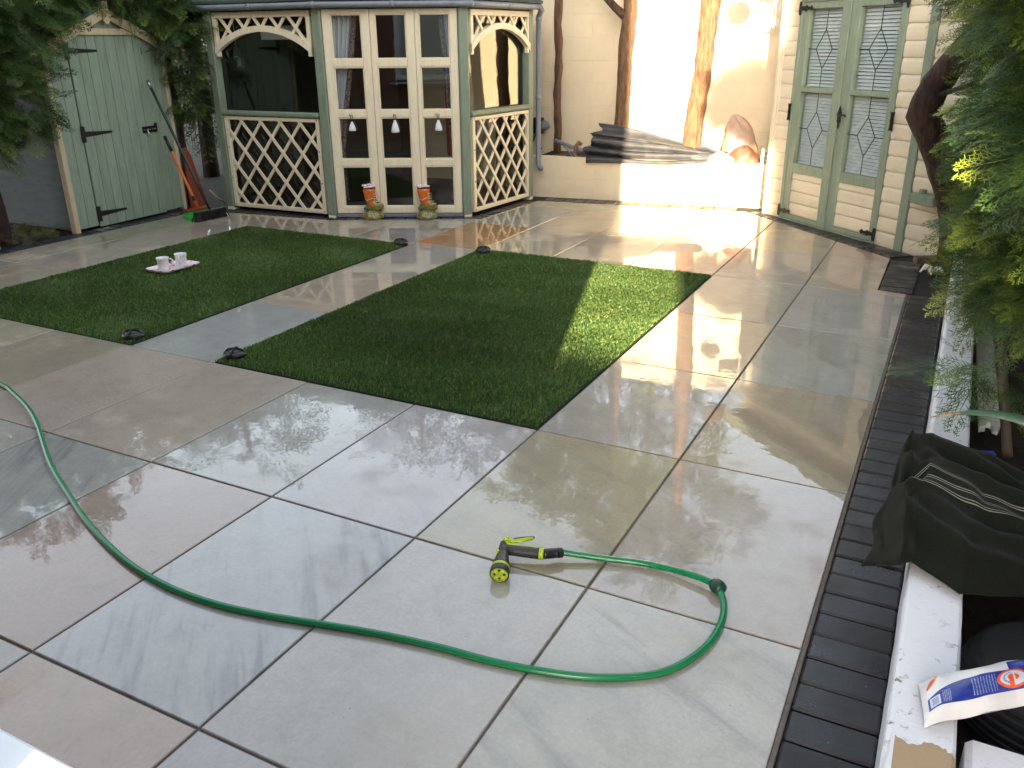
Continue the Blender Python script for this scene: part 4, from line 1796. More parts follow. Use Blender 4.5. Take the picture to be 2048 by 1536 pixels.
conifer('conifer_tree', None,  # extra crown added out of view to shade the right of the back wall
        [(.42, 1.45, 2.02, .32, .36, .30), (.16, 1.45, 2.05, .22, .3, .22)],
        1400, .23, 73, 'unseen dense conifer added outside the right edge of the picture to shade the back wall',
        [(1.05, 1.3, -.05), (1.02, 1.3, .8), (.98, 1.35, 1.6), (.9, 1.4, 2.4)], [.09, .08, .06, .03], 'bark_dark', lo=True)

# ------------------------------------------------------------------ cream and green summerhouse (right)
S0, S1 = (-1.47, 7.98), (-.284, 6.904)
fS = frame(S0, S1)
root = empty('summerhouse', fS(.75, -.6, 0), 'cream log-lap summerhouse with green double doors, leaded glass and blinds', 'summerhouse')
m = MB()
m.box(fS, .02, 2.7, -.06, -.022, .0, 2.05, .002)
# opening for the doors: two piers and a lintel instead of one sheet
m = MB()
m.box(fS, .0, .19, -.06, -.022, .0, 2.05, .002)
m.box(fS, 1.345, 2.7, -.06, -.022, .0, 2.05, .002)
m.box(fS, .19, 1.345, -.06, -.022, 1.76, 2.05, .002)
wall = m.build('front_wall', 'loglap', root)
prof = [(-.022, 0), (.004, .0015), (.009, .008), (.0125, .026), (.0135, .055), (.0115, .088), (.007, .106), (.001, .113), (-.022, .113)]
z = -.01
while z < 2.0:
    for (a, b) in ((-.035, .165), (1.345, 1.548), (1.632, 2.7)):
        if z > 1.75 and a == -.035:
            b = 1.548
        elif z > 1.75 and a == 1.345:
            continue
        m = MB()
        n = len(prof)
        V = [fS(a, w_, z + zz) for w_, zz in prof] + [fS(b, w_, z + zz) for w_, zz in prof]
        F = [(i, (i + 1) % n, n + (i + 1) % n, n + i) for i in range(n)] + [tuple(range(n)), tuple(range(2 * n - 1, n - 1, -1))]
        m.add(V, F).build('board', 'loglap', wall)
    z += .1135
m = MB()
m.box(fS, 1.552, 1.628, -.02, .028, -.005, 2.05, .004)
m.build('corner_post', 'green', root)
m = MB()
m.box(fS, -.07, -.037, -.06, .03, -.005, 2.05, .004)
m.build('corner_post', 'loglap', root)
# left return wall running to the back wall, rear box and roof
frl = frame((S0[0] - .05, S0[1] + .02), (S0[0] + .9, S0[1] + 1.1), -1)
m = MB()
m.box(frl, 0, 1.45, -.04, 0, 0, 2.05, .002)
m.build('side_wall', 'loglap', root)
m = MB()
m.box(fS, -.2, 2.9, -1.7, .16, 2.06, 2.10, .004)
m.build('roof', 'felt', root)
m = MB()
m.box(fS, -.2, 2.9, .161, .18, 1.98, 2.11, .004)
m.build('fascia', 'green', root)
m = MB()
m.box(fS, .0, 2.7, -1.0, -.98, 0, 2.05, .002)
m.build('rear_wall', 'dark', root)
# door frame and leaves
m = MB()
m.box(fS, .166, .206, -.06, .026, .0, 1.76, .004)
m.box(fS, 1.312, 1.344, -.06, .026, .0, 1.76, .004)
m.box(fS, .166, 1.344, -.06, .0255, 1.7602, 1.80, .004)
m.box(fS, .206, 1.312, -.06, .02, -.005, .012, .003)
m.build('door_frame', 'green', root)


def sdoor(a, b, ga, gb, pa, pb):
    m = MB()
    zb, zt = .014, 1.756
    m.box(fS, a, ga, -.03, .022, zb, zt, .004)
    m.box(fS, gb, b, -.03, .022, zb, zt, .004)
    for z0, z1, w1 in ((zb, .052, .0215), (.41, .489, .0215), (1.075, 1.115, .026), (1.708, zt, .0215)):
        m.box(fS, ga - .002, gb + .002, -.028, w1, z0, z1, .004)
    leaf = m.build('door_leaf', 'green', root)
    z = .053
    k = 0
    while z < .40:
        m = MB()
        h = min(.1, .41 - z)
        V = []
        n = 5
        pr = [(-.01, 0), (.007, .002), (.0115, .014), (.0115, h - .03), (.007, h - .001), (-.01, h - .001)]
        V = [fS(ga - .001, w_, z + zz) for w_, zz in pr] + [fS(gb + .001, w_, z + zz) for w_, zz in pr]
        n = len(pr)
        F = [(i, (i + 1) % n, n + (i + 1) % n, n + i) for i in range(n)] + [tuple(range(n)), tuple(range(2 * n - 1, n - 1, -1))]
        m.add(V, F).build('panel_board', 'loglap', leaf)
        z += .1
    for z0, z1, zc, zt2, zb2 in ((.489, 1.075, .782, .925, .632), (1.115, 1.708, 1.406, 1.553, 1.258)):
        m = MB()
        m.box(fS, ga - .004, gb + .004, -.012, -.008, z0 - .004, z1 + .004, .0005)
        m.build('pane', 'glass', leaf)
        c = (ga + gb) / 2
        hw = .096
        m = MB()
        for p, q in (((c, z1), (c, zt2)), ((c, zt2), (c - hw, zc)), ((c, zt2), (c + hw, zc)), ((c - hw, zc), (c, zb2)), ((c + hw, zc), (c, zb2)), ((c, zb2), (c, z0)), ((ga, zc), (c - hw, zc)), ((c + hw, zc), (gb, zc))):
            m.tube([fS(p[0], -.006, p[1]), fS(q[0], -.006, q[1])], .0042, 6, flat=(Vector(fS(0, 1, 0)) - Vector(fS(0, 0, 0)), .4))
        m.build('lead_came', 'black', leaf)
    return leaf


lfL = sdoor(.208, .742, .282, .668, 0, 0)
lfR = sdoor(.768, 1.310, .870, 1.277, 0, 0)
m = MB()
m.box(fS, .735, .775, .0225, .034, .014, 1.756, .004)
m.build('meeting_bead', 'green', lfL)


def strap(leaf, u, z, dr):
    m = MB()
    m.box(fS, u - .018, u + .018, .027, .033, z - .035, z + .035, .003)
    m.lathe(fS(u, .027, z + .038), [(.014, 0), (.014, .006)], 8, Vector(fS(0, 1, 0)) - Vector(fS(0, 0, 0)))
    m.lathe(fS(u, .027, z - .038), [(.014, 0), (.014, .006)], 8, Vector(fS(0, 1, 0)) - Vector(fS(0, 0, 0)))
    pts = [(u + dr * .018, z - .014), (u + dr * .06, z - .016), (u + dr * .075, z - .024), (u + dr * .09, z - .012), (u + dr * .12, z - .010), (u + dr * .135, z - .02), (u + dr * .155, z),
           (u + dr * .135, z + .02), (u + dr * .12, z + .010), (u + dr * .09, z + .012), (u + dr * .075, z + .024), (u + dr * .06, z + .016), (u + dr * .018, z + .014)]
    m.prism(fS, pts, .026, .031)
    m.build('strap_hinge', 'black', leaf)


def butterfly(leaf, u, z):
    m = MB()
    pts = [(u - .022, z - .07), (u - .010, z - .062), (u, z - .068), (u + .010, z - .062), (u + .022, z - .07), (u + .014, z - .03), (u + .018, z), (u + .014, z + .03), (u + .022, z + .07),
           (u + .010, z + .062), (u, z + .068), (u - .010, z + .062), (u - .022, z + .07), (u - .014, z + .03), (u - .018, z), (u - .014, z - .03)]
    m.prism(fS, pts, .0265, .032)
    m.tube([fS(u, .034, z - .06), fS(u, .034, z + .06)], .006, 6)
    m.build('butterfly_hinge', 'black', leaf)


strap(lfL, .172, .075, 1)
strap(lfL, .172, 1.715, 1)
strap(lfR, 1.342, .075, -1)
strap(lfR, 1.342, 1.73, -1)
butterfly(lfL, .168, .905)
butterfly(lfR, 1.350, .915)
m = MB()
pts = [(.80, .815), (.812, .835), (.808, .855), (.822, .875), (.816, .90), (.826, .93), (.816, .955), (.808, .975), (.80, .995), (.792, .975), (.784, .955), (.774, .93), (.784, .90), (.778, .875), (.792, .855), (.788, .835)]
m.prism(fS, pts, .0345, .040)
m.tube([fS(.80, .04, .925), fS(.80, .058, .925)], .008, 8)
m.tube([fS(.80, .058, .925), fS(.83, .06, .923), fS(.875, .058, .928), (fS(.888, .058, .922))], [.009, .008, .007, .010], 8)
m.build('door_handle', 'black', lfR)
m = MB()
m.box(fS, 1.70, 1.92, .02, .10, .385, .455, .005)
m.box(fS, 1.75, 1.79, .03, .07, .455, .485, .003)
m.build('wall_box', 'green', root)
# venetian blinds, one for each leaf
for nm, a, b in (('left', .275, .675), ('right', .862, 1.284)):
    br = empty('venetian_blind', fS((a + b) / 2, -.06, .49), 'white slatted blind behind the ' + nm + ' leaded door', 'blind', 'blinds behind the leaded doors')
    sm = MB()
    V = []
    hw = (b - a) / 2
    k = 0
    for i, (dy, dz) in enumerate(((.007, .0105), (.002, .004), (-.003, -.004), (-.007, -.0105))):
        V.append((-hw, dy, dz))
        V.append((hw, dy, dz))
    sm.add(V, [(0, 1, 3, 2), (2, 3, 5, 4), (4, 5, 7, 6)])
    me = bpy.data.meshes.new('slat')
    me.from_pydata(sm.v, [], sm.f)
    me.materials.append(M['white'])
    dS = Vector(fS(1, 0, 0)) - Vector(fS(0, 0, 0))
    z = .50
    while z < 1.71:
        c = fS((a + b) / 2, -.040, z)
        o = place('slat', me, br, c)
        o.rotation_euler = (rnd.uniform(-.03, .03), 0, math.atan2(dS.y, dS.x))
        z += .0262
    m = MB()
    m.box(fS, a, b, -.058, -.030, 1.71, 1.735, .003)
    m.build('head_rail', 'white', br)
    for u in (a + .08, b - .08):
        m = MB()
        m.tube([fS(u, -.030, .49), fS(u, -.030, 1.71)], .0012, 5)
        m.build('cord', 'white', br)
# dark timber prop and litter by the corner
m = MB()
m.box(frame((-.16, 6.42), (.18, 6.62)), 0, .4, -.03, .03, .03, .075, .004)
m.tube([(-.02, 6.52, .03), (.10, 6.6, .25), (.2, 6.66, .42)], .03, 8)
tag(m.build('timber_prop', 'stake', None, origin=(0, 6.5, 0)), 'dark slanting timber prop at the foot of the crooked trunk', 'timber')
m = MB()
for k in range(6):
    a = k * 1.05
    m.tube([(-.03 + .01 * k, 6.28, .012), (-.03 + .06 * math.cos(a), 6.28 + .05 * math.sin(a), .03 + .02 * (k % 2)), (-.03 + .09 * math.cos(a + .4), 6.28 + .07 * math.sin(a + .4), .01)], [.02, .016, .006], 6)
tag(m.build('crumpled_paper', 'bagpaper', None, True, origin=(0, 6.28, 0)), 'scrap of crumpled white paper on the soil by the crooked trunk', 'litter')

# ------------------------------------------------------------------ on the raised bed
# bundle of pleated underlay sheets


def pleated(label, u0, u1, zl0, zl1, zr0, zr1, wl, wr, folds, seed, amp=.055, name='underlay_sheet'):
    nu, nt = 36, folds * 12
    V = []
    for i in range(nu + 1):
        s = i / nu
        for j in range(nt + 1):
            t = j / nt
            tri = math.sin(t * folds * 2 * math.pi)
            tri = math.copysign(abs(tri) ** .7, tri)
            za = zl0 + (zl1 - zl0) * t
            zb = zr0 + (zr1 - zr0) * t
            uu = u0 + (u1 - u0) * s + (.03 * math.sin(t * 9 + seed) if s < .05 or s > .95 else .0) * 1.0 + .035 * (t - .5) * (1 - s)
            ww = (wl + (wr - wl) * s) + amp * (1 - .55 * s) * tri - .16 * t
            zz = za + (zb - za) * s + .012 * math.sin(s * 5 + t * 4 + seed) + .012 * tri
            V.append(fp(uu, ww, zz))
    F = []
    for i in range(nu):
        for j in range(nt):
            a = i * (nt + 1) + j
            F.append((a, a + 1, a + nt + 2, a + nt + 1))
    o = MB().add(V, F).build(name, 'underlay', None, True, origin=fp((u0 + u1) / 2, (wl + wr) / 2, zl0))
    md = o.modifiers.new('thick', 'SOLIDIFY')
    md.thickness = .008
    tag(o, label, 'matting', 'grey ribbed matting on the raised bed')


pleated('big dark grey bundle of pleated ribbed matting across the raised bed', .585, 1.75, .345, .64, .385, .475, .03, -.02, 3, 1)
pleated('upper sheet of grey matting behind the big pleated bundle', .63, 1.60, .56, .71, .44, .53, -.17, -.16, 1, 2, .04)
pleated('short offcut of grey matting beside the thickest trunk', 1.66, 1.94, .42, .53, .39, .47, -.06, -.08, 1, 4, .03)
m = MB()
m.tube([fp(.19, -.2, .535), fp(.40, -.16, .475), fp(.60, -.12, .43)], [.022, .02, .02], 10)
tag(m.build('plastic_pipe', 'gutter', None, True, origin=fp(.4, -.16, .4)), 'grey plastic pipe sticking out of the heap left of the matting', 'pipe')
m = MB()
m.tube([fp(.45, -.06, .38), fp(.455, -.07, .50), fp(.48, -.09, .535), fp(.50, -.1, .51)], [.022, .02, .02, .02], 10)
tag(m.build('iron_pipe_bend', 'pot', None, True, origin=fp(.45, -.06, .37)), 'rusty bent pipe standing in the heap beside the matting', 'pipe')
for k, (a, b, r_) in enumerate((((.20, -.1, .39), (.56, -.14, .44), .012), ((.28, -.05, .38), (.58, -.08, .40), .012), ((.30, -.12, .50), (.45, -.05, .38), .006), ((.33, -.1, .50), (.50, -.02, .385), .006))):
    m = MB()
    m.tube([fp(*a), fp((a[0] + b[0]) / 2, (a[1] + b[1]) / 2, (a[2] + b[2]) / 2 + .006), fp(*b)], [r_, r_, r_ * .9], 7)
    tag(m.build('garden_stick', 'stake' if k < 2 else 'gutter', None, True, origin=fp(*a)),
        ['lower brown stick lying in the heap left of the matting', 'brown stick at the front of the heap by the matting', 'thin pale rod leaning in the heap, left one', 'thin pale rod leaning in the heap, right one'][k], 'stick', 'sticks in the heap')


def lump(name, c, rx, ry, rz, mat, label, cat, seed, peak=None, seg=26, rings=16, amp=.12):
    r = np.random.default_rng(seed)
    ph = r.uniform(0, 6.28, 8)
    V = []
    for i in range(rings + 1):
        th = math.pi * .5 * i / rings * 1.0
        for k in range(seg):
            a = 2 * math.pi * k / seg
            q = 1 + amp * (math.sin(3 * a + ph[0] + 2 * th) + .7 * math.sin(5 * a + ph[1] - 3 * th) + .5 * math.sin(9 * a + ph[2] + 5 * th)) * math.cos(th) ** .3
            x, y, z = math.cos(th) * math.cos(a) * q, math.cos(th) * math.sin(a) * q, math.sin(th)
            cr_ = amp * .9 * (abs(math.sin(2.3 * a + 4 * th + ph[4])) - .5) + amp * .6 * (abs(math.sin(4.7 * a - 6 * th + ph[5])) - .5)
            x, y = x * (1 + cr_), y * (1 + cr_)
            px = x * rx
            if peak:
                px += peak * z * z
            V.append(fp(c[0] + px, c[1] + y * ry, c[2] + z * rz * (1 + amp * .6 * math.sin(4 * a + ph[3]))))
    F = []
    for i in range(rings):
        for k in range(seg):
            F.append((i * seg + k, i * seg + (k + 1) % seg, (i + 1) * seg + (k + 1) % seg, (i + 1) * seg + k))
    F.append(tuple(range(seg)))
    o = MB().add(V, F).build(name, mat, None, True, origin=fp(*c))
    return tag(o, label, cat)


lump('plastic_sack', (2.06, -.38, .372), .165, .15, .41, 'tarp', 'crumpled brown sack standing at the right end of the raised bed', 'sack', 5, -.10)
lump('plant_pot', (2.10, -.13, .372), .14, .09, .17, 'pot', 'reddish brown upturned pot in front of the crumpled sack', 'pot', 8, None, amp=.11)
lump('carrier_bag', (1.90, -.09, .372), .125, .07, .11, 'paleplastic', 'crumpled white carrier bag by the end of the matting', 'bag', 9, -.02)
lump('red_cloth', (1.83, -.05, .372), .07, .03, .05, 'redcloth', 'scrap of faded red cloth under the white carrier bag', 'cloth', 10)
m = MB()
m.box(fp, 2.265, 2.345, -.12, -.04, .365, .54, .008)
rad = empty('small_radio', fp(2.3, -.08, .372), 'pale green box with three round dials at the end of the raised bed', 'box')
m.build('case', 'radio', rad)
for z in (.41, .45, .49):
    m = MB()
    m.lathe(fp(2.315, -.04, z), [(.016, -.002), (.016, .004), (.012, .006)], 12, Vector(fp(0, 1, 0)) - Vector(fp(0, 0, 0)))
    m.build('dial', 'gutter', rad)

# hanging cord with white ornament by the back wall
hc = empty('cord_ornament', fp(2.27, -.32, 1.58), 'loops of white cord hanging against the back wall near the cream summerhouse', 'cord')
m = MB()
for a, b, zb in ((2.235, 2.25, 1.60), (2.26, 2.285, 1.72)):
    m.tube([fp(a, -.3, 2.03), fp(a - .005, -.3, 1.85), fp(a - .004, -.3, zb), fp((a + b) / 2, -.3, zb - .02), fp(b + .004, -.3, zb), fp(b, -.3, 1.85), fp(b - .008, -.3, 2.03)], .003, 6)
m.build('loop', 'fabricwhite', hc, True)
m = MB()
m.lathe(fp(2.275, -.3, 1.62), [(.004, -.04), (.012, -.02), (.014, .02), (.006, .05)], 10)
m.tube([fp(2.20, -.3, 1.60), fp(2.24, -.3, 1.605), fp(2.275, -.3, 1.62)], [.012, .014, .012], 8)
m.build('toggle', 'fabricwhite', hc, True)

# hanging basket added out of view to cast the round shadow on the wall
hb = empty('hanging_occluder', (-1.75, 7.66, 1.83), 'round hanging basket, unseen, added above the picture to cast a round shadow', 'occluder')
m = MB()
m.lathe((-1.75, 7.66, 1.81), [(.01, 0), (.06, .01), (.095, .045), (.11, .10), (.10, .15), (.065, .19), (.01, .205)], 20)
m.build('occluder', 'bark_thin', hb, True)
m = MB()
m.tube([(-1.75, 7.66, 2.0), (-1.73, 7.68, 2.10), (-1.62, 7.8, 2.12), (-1.5, 7.95, 2.08)], .006, 6)
m.build('bracket', 'black', hb, True)

# ------------------------------------------------------------------ brooms at the shed


def broom(label, foot, head_dir, top, hm, rr, brist, stock, hw, two=None, grip=None):
    r = empty('broom', foot, label, 'broom', 'brooms leaning on the shed')
    F = Vector(foot)
    T = Vector(top)
    hd = Vector(head_dir).normalized()
    m = MB()
    b0 = F + Vector((0, 0, .085))
    d = (T - b0)
    m.tube([tuple(b0 + d * t) for t in (0, .25, .5, .75, 1)], rr, 10)
    h = m.build('handle', hm, r, True)
    if grip:
        m = MB()
        m.tube([tuple(b0 + d * grip[0]), tuple(T + d.normalized() * .01)], rr * 1.25, 10)
        m.build('grip', grip[1], h, True)
    if two:
        m = MB()
        m.tube([tuple(b0 + d * two[0]), tuple(b0 + d * two[1])], rr * 1.12, 10)
        m.build('collar', two[2], h, True)
    pr = Vector((-hd.y, hd.x, 0))
    fr = lambda u, w_, z: tuple(F + hd * u + pr * w_ + Vector((0, 0, z)))
    m = MB()
    m.box(fr, -hw, hw, -.028, .028, .06, .085, .006)
    m.build('head', stock, r)
    m = MB()
    rg = random.Random(3)
    n = int(hw * 2 / .011)
    for i in range(n):
        for j in range(4):
            u = -hw + .008 + i * .011
            w_ = -.022 + j * .0145
            e = (u * 1.12 + rg.uniform(-.006, .006), w_ * 1.5 + rg.uniform(-.006, .006))
            m.tube([fr(u, w_, .062), fr(e[0], e[1], .0)], [.0042, .0055], 5)
    bo = m.build('bristles', brist, r)
    tag(bo, kind='stuff')


broom('broom with bright green bristles and orange handle leaning by the shed corner', (-6.18, 5.66, 0), (.08, .99, 0), (-6.46, 5.655, .70), 'orange', .0125, 'bristle', 'terracotta', .14, (.10, .16, 'blackplastic'), (.80, 'greenhandle'))
broom('wide black broom with long dark green handle leaning by the shed corner', (-6.00, 5.63, 0), (.05, .99, 0), (-6.48, 5.58, 1.18), 'greenhandle', .0125, 'blackplastic', 'blackplastic', .17, None, (.955, 'steel'))
m = MB()
fr = frame((-6.56, 5.915), (-6.50, 6.13))
m.prism(fr, [(0, 0), (.18, 0), (.07, .50), (.03, .58), (0, .56)], 0, .03)
tag(m.build('terracotta_panel', 'terracotta', None, origin=fr(.1, 0, 0)), 'red-brown tapered panel standing behind the two brooms', 'panel')
m = MB()
m.tube([fr(.2, .05, .16), fr(.28, .02, .08), fr(.36, .03, .015)], .008, 6)
tag(m.build('bent_stick', 'raw', None, True, origin=fr(.3, .03, 0)), 'thin pale stick leaning behind the brooms', 'stick')

# leaf litter under the left conifer
r_ = np.random.default_rng(90)
n = 350
p = np.stack([r_.uniform(-7.2, -6.56, n), r_.uniform(3.2, 4.75, n), r_.uniform(-.02, .05, n)], 1)
d = r_.normal(0, 1, (n, 3)) * np.array([1, 1, .25])
V, T, C = sprays(p, d, r_.uniform(.05, .13, n), 91, lo=True, green=((.10, .11, .03), (.20, .19, .07)), tipc=(.3, .26, .12))
tag(np_mesh('leaf_litter', V, T, 'leaf', None, (-6.8, 4, 0), C), 'yellow-green clippings and litter under the left conifer', 'litter', kind='stuff')
m = MB()
m.tube([(-6.62, 3.55, .02), (-6.60, 3.8, .022), (-6.56, 3.98, .018)], .014, 8)
tag(m.build('plastic_conduit', 'paleplastic', None, True, origin=(-6.6, 3.8, 0)), 'short white pipe lying by the black edging under the left conifer', 'pipe')

# ------------------------------------------------------------------ on the lawn: tray, mugs, ground lights
TZ = .028
tc_ = (-4.79, 4.09, TZ)
tr = empty('tea_tray', tc_, 'pink and red patterned tray lying on the left lawn', 'tray')
ft = frame((tc_[0] - .02, tc_[1] - .15), (tc_[0] + .02, tc_[1] + .15))
ft = frame((-4.80, 3.94), (-4.79, 4.24))
m = MB()
NS = 8


def rrect(a, b, c, d, r, n=6):
    pts = []
    for (cx, cy, s) in ((b - r, d - r, 0), (a + r, d - r, 1), (a + r, c + r, 2), (b - r, c + r, 3)):
        for k in range(n + 1):
            t = math.pi / 2 * (s + k / n)
            pts.append((cx + r * math.cos(t), cy + r * math.sin(t)))
    return pts


o1 = rrect(-.01, .31, -.10, .11, .03)
o2 = rrect(-.0, .30, -.09, .10, .025)
n = len(o1)
V = [ft(u, w_, TZ + .016) for u, w_ in o1] + [ft(u, w_, TZ + .004) for u, w_ in o2] + [ft(u, w_, TZ) for u, w_ in o2] + [ft(u, w_, TZ + .012) for u, w_ in o1]
F = [(i, (i + 1) % n, n + (i + 1) % n, n + i) for i in range(n)] + [tuple(n + i for i in range(n))] + [(2 * n + i, 2 * n + (i + 1) % n, 3 * n + (i + 1) % n, 3 * n + i) for i in range(n)] + [tuple(2 * n + i for i in range(n))]
F += [(i, (i + 1) % n, 3 * n + (i + 1) % n, 3 * n + i) for i in range(n)]
m.add(V, F).build('tray_plate', 'tray', tr)


def mug(c, hdir, label):
    r = empty('mug', c, label, 'mug', 'mugs on the tray')
    m = MB()
    m.lathe(c, [(.030, 0), (.034, .003), (.036, .03), (.040, .08), (.043, .088), (.041, .0885), (.037, .078), (.033, .012), (.0, .01)], 28)
    m.build('cup', 'mug', r, True)
    C = Vector(c)
    h = Vector((hdir[0], hdir[1], 0)).normalized()
    m = MB()
    m.tube([tuple(C + h * a + Vector((0, 0, z))) for a, z in ((.037, .075), (.052, .079), (.064, .068), (.064, .05), (.054, .033), (.034, .022))], .0052, 8)
    m.build('handle', 'ceramic', r, True)


mug((-4.775, 3.995, TZ + .0045), (.75, .6), 'nearer white mug with its handle turned to the right, on the tray')
mug((-4.755, 4.135, TZ + .0045), (.6, -.8), 'farther white mug on the tray')


def glight(x, y, label):
    r = empty('ground_light', (x, y, 0), label, 'garden light', 'black lights at the lawn corners')
    m = MB()
    m.lathe((x, y, .012), [(.058, 0), (.060, .012), (.055, .022), (.045, .027)], 22)
    m.build('rim', 'blackplastic', r, True)
    m = MB()
    m.lathe((x, y, .034), [(.044, 0), (.040, .008), (.024, .014), (.004, .016)], 20)
    m.build('lens', 'blackplastic', r, True)
    for k in range(4):
        a = k * math.pi / 2 + .4
        m = MB()
        m.tube([(x + .056 * math.cos(a), y + .056 * math.sin(a), .030), (x + .034 * math.cos(a), y + .034 * math.sin(a), .05), (x, y, .056)], .004, 6)
        m.build('guard', 'blackplastic', r, True)


glight(-3.825, 2.93, 'black ground light at the near corner of the left lawn')
glight(-3.105, 2.945, 'black ground light at the near corner of the right lawn')
glight(-3.80, 5.46, 'black ground light at the far corner of the left lawn')
glight(-3.08, 5.50, 'black ground light at the far corner of the right lawn')

# ------------------------------------------------------------------ hose and spray gun
HR = .0098
hp = [(-4.3, 2.22), (-3.83, 2.173), (-3.677, 2.132), (-3.454, 2.051), (-3.244, 1.95), (-2.886, 1.748), (-2.618, 1.622), (-2.356, 1.509), (-2.081, 1.419), (-1.867, 1.381), (-1.685, 1.379), (-1.521, 1.402),
      (-1.343, 1.443), (-1.172, 1.481), (-.999, 1.507), (-.857, 1.520), (-.727, 1.544), (-.606, 1.58), (-.496, 1.639), (-.428, 1.708), (-.381, 1.817), (-.369, 1.926), (-.382, 2.018), (-.416, 2.079),
      (-.447, 2.092), (-.488, 2.102), (-.567, 2.111), (-.659, 2.104), (-.776, 2.072), (-.892, 2.033)]
hz_ = [HR] * 23 + [.020, .022, .021, .016, .014, .016, .026]
P3 = [Vector((a, b, c)) for (a, b), c in zip(hp, hz_)]
sm = []
for i in range(len(P3) - 1):
    p0, p1, p2, p3 = P3[max(0, i - 1)], P3[i], P3[i + 1], P3[min(len(P3) - 1, i + 2)]
    for k in range(8):
        t = k / 8
        sm.append(.5 * ((2 * p1) + (-p0 + p2) * t + (2 * p0 - 5 * p1 + 4 * p2 - p3) * t * t + (-p0 + 3 * p1 - 3 * p2 + p3) * t ** 3))
sm.append(P3[-1])
m = MB()
SEG = 16
m.tube(sm, HR, SEG)
uv = [(i // SEG / 10., (i % SEG) / SEG) for i in range(len(m.v))]
ho = empty('garden_hose', (-1.5, 1.4, 0), 'bright green garden hose with yellow stripe curving across the wet slabs', 'hose')
m.build('tube', 'hose', ho, True, uv=uv)
m = MB()
m.lathe((-.416, 2.079, .021), [(.010, -.022), (.018, -.018), (.0215, -.008), (.0215, .008), (.018, .018), (.010, .022)], 18, (-.6, .4, .02))
m.build('hose_coupling', 'hosedark', ho, True)

sg = empty('spray_gun', (-1.0, 1.93, 0), 'lime and charcoal spray gun on the end of the green hose', 'spray gun')
noz = Vector((-1.000, 1.838, .027))
neck = Vector((-1.036, 1.930, .034))
ax = (noz - neck).normalized()
m = MB()
m.lathe(tuple(neck), [(.014, -.012), (.018, .0), (.021, .02), (.026, .045), (.0285, .06), (.0285, .064)], 22, ax)
m.build('nozzle_body', 'grip', sg, True)
m = MB()
m.lathe(tuple(neck), [(.0286, .062), (.0292, .063), (.0292, .072), (.0286, .073)], 22, ax)
m.build('band', 'lime', sg, True)
m = MB()
m.lathe(tuple(neck), [(.0285, .072), (.0295, .075), (.0295, .092), (.0275, .096), (.0255, .0965), (.0255, .09)], 24, ax)
m.build('nozzle_ring', 'grip', sg, True)
m = MB()
m.lathe(tuple(neck), [(.0256, .086), (.0256, .0955), (.0235, .096), (.0225, .0925), (.002, .0925)], 24, ax)
fc = m.build('spray_face', 'lime', sg, False)
for k in range(8):
    a = k * math.pi / 4
    r0 = ax.cross(Vector((0, 0, 1))).normalized()
    r1 = ax.cross(r0)
    q = neck + ax * .0925 + (r0 * math.cos(a) + r1 * math.sin(a)) * .0145
    mm = MB()
    mm.lathe(tuple(q), [(.004, 0), (.004, .002), (.002, .0025)], 8, ax)
    mm.build('spray_hole', 'yellowflower' if k % 2 else 'grip', fc)
hs0 = Vector((-1.048, 1.958, .034))
he = Vector((-.931, 1.994, .030))
m = MB()
top = Vector((-1.062, 1.985, .036))
m.tube([tuple(neck - ax * -.005), tuple(neck - ax * .02), tuple(top)], [.015, .0175, .011], 14)
m.tube([tuple(hs0), tuple(hs0 + (he - hs0) * .3), tuple(hs0 + (he - hs0) * .7), tuple(he)], [.0165, .0165, .0175, .0175], 16)
m.build('handle', 'grip', sg, True)
m = MB()
tb = Vector((.0, .012, .006))
m.tube([tuple(top + Vector((.008, .002, .008))), tuple(hs0 + (he - hs0) * .12 + tb), tuple(hs0 + (he - hs0) * .5 + tb), tuple(he + tb - (he - hs0) * .06)], [.007, .0085, .0085, .009], 10)
m.lathe(tuple(he), [(.0180, -.012), (.0186, -.010), (.0186, 0), (.0178, .002)], 18, he - hs0)
m.build('inlay', 'lime', sg, True)
m = MB()
m.lathe(tuple(neck + Vector((-.012, -.002, .008))), [(.001, 0), (.007, .002), (.007, .006), (.004, .009)], 12, Vector((-.7, -.5, .5)))
m.build('badge', 'lime', sg, True)
t0, t1, t2_ = Vector((-1.056, 1.992, .046)), Vector((-1.028, 1.989, .050)), Vector((-.978, 2.024, .056))
m = MB()
m.tube([tuple(t0), tuple(t1), tuple(t1 + (t2_ - t1) * .5), tuple(t2_)], [.0085, .0075, .0075, .0068], 10, flat=(Vector((0, 0, 1)), .8))
m.lathe(tuple(t0 + Vector((0, 0, .004))), [(.009, -.006), (.0095, 0), (.006, .007)], 12)
m.build('trigger', 'lime', sg, True)
m = MB()
m.tube([tuple(t1 + Vector((-.004, .007, .002))), tuple(t1 + (t2_ - t1) * .5 + Vector((-.004, .006, .002))), tuple(t2_ + Vector((.002, .003, .002)))], [.004, .0045, .004], 8)
m.build('trigger_pad', 'grip', sg, True)
ce_ = Vector((-.884, 2.034, .026))
dd = (ce_ - he).normalized()
m = MB()
ln = (ce_ - he).length
m.lathe(tuple(he), [(.0145, .002), (.0155, .005), (.0155, ln * .55), (.0145, ln * .58), (.0152, ln * .62), (.0152, ln * .66), (.0140, ln * .68), (.0140, ln * .72), (.0156, ln * .74), (.0156, ln * .98), (.012, ln)], 18, dd)
m.build('hose_connector', 'blackplastic', sg, False)

# ------------------------------------------------------------------ white wall on the right and what lies on it
fw = frame((.052, 1.0), (.072, 6.05), -1)    # u along wall, w to the left (towards the patio)
WZ = .232
wr = empty('low_wall', fw(2, -.06, 0), 'low white painted masonry wall with chipped top along the block edging', 'wall')
m = MB()
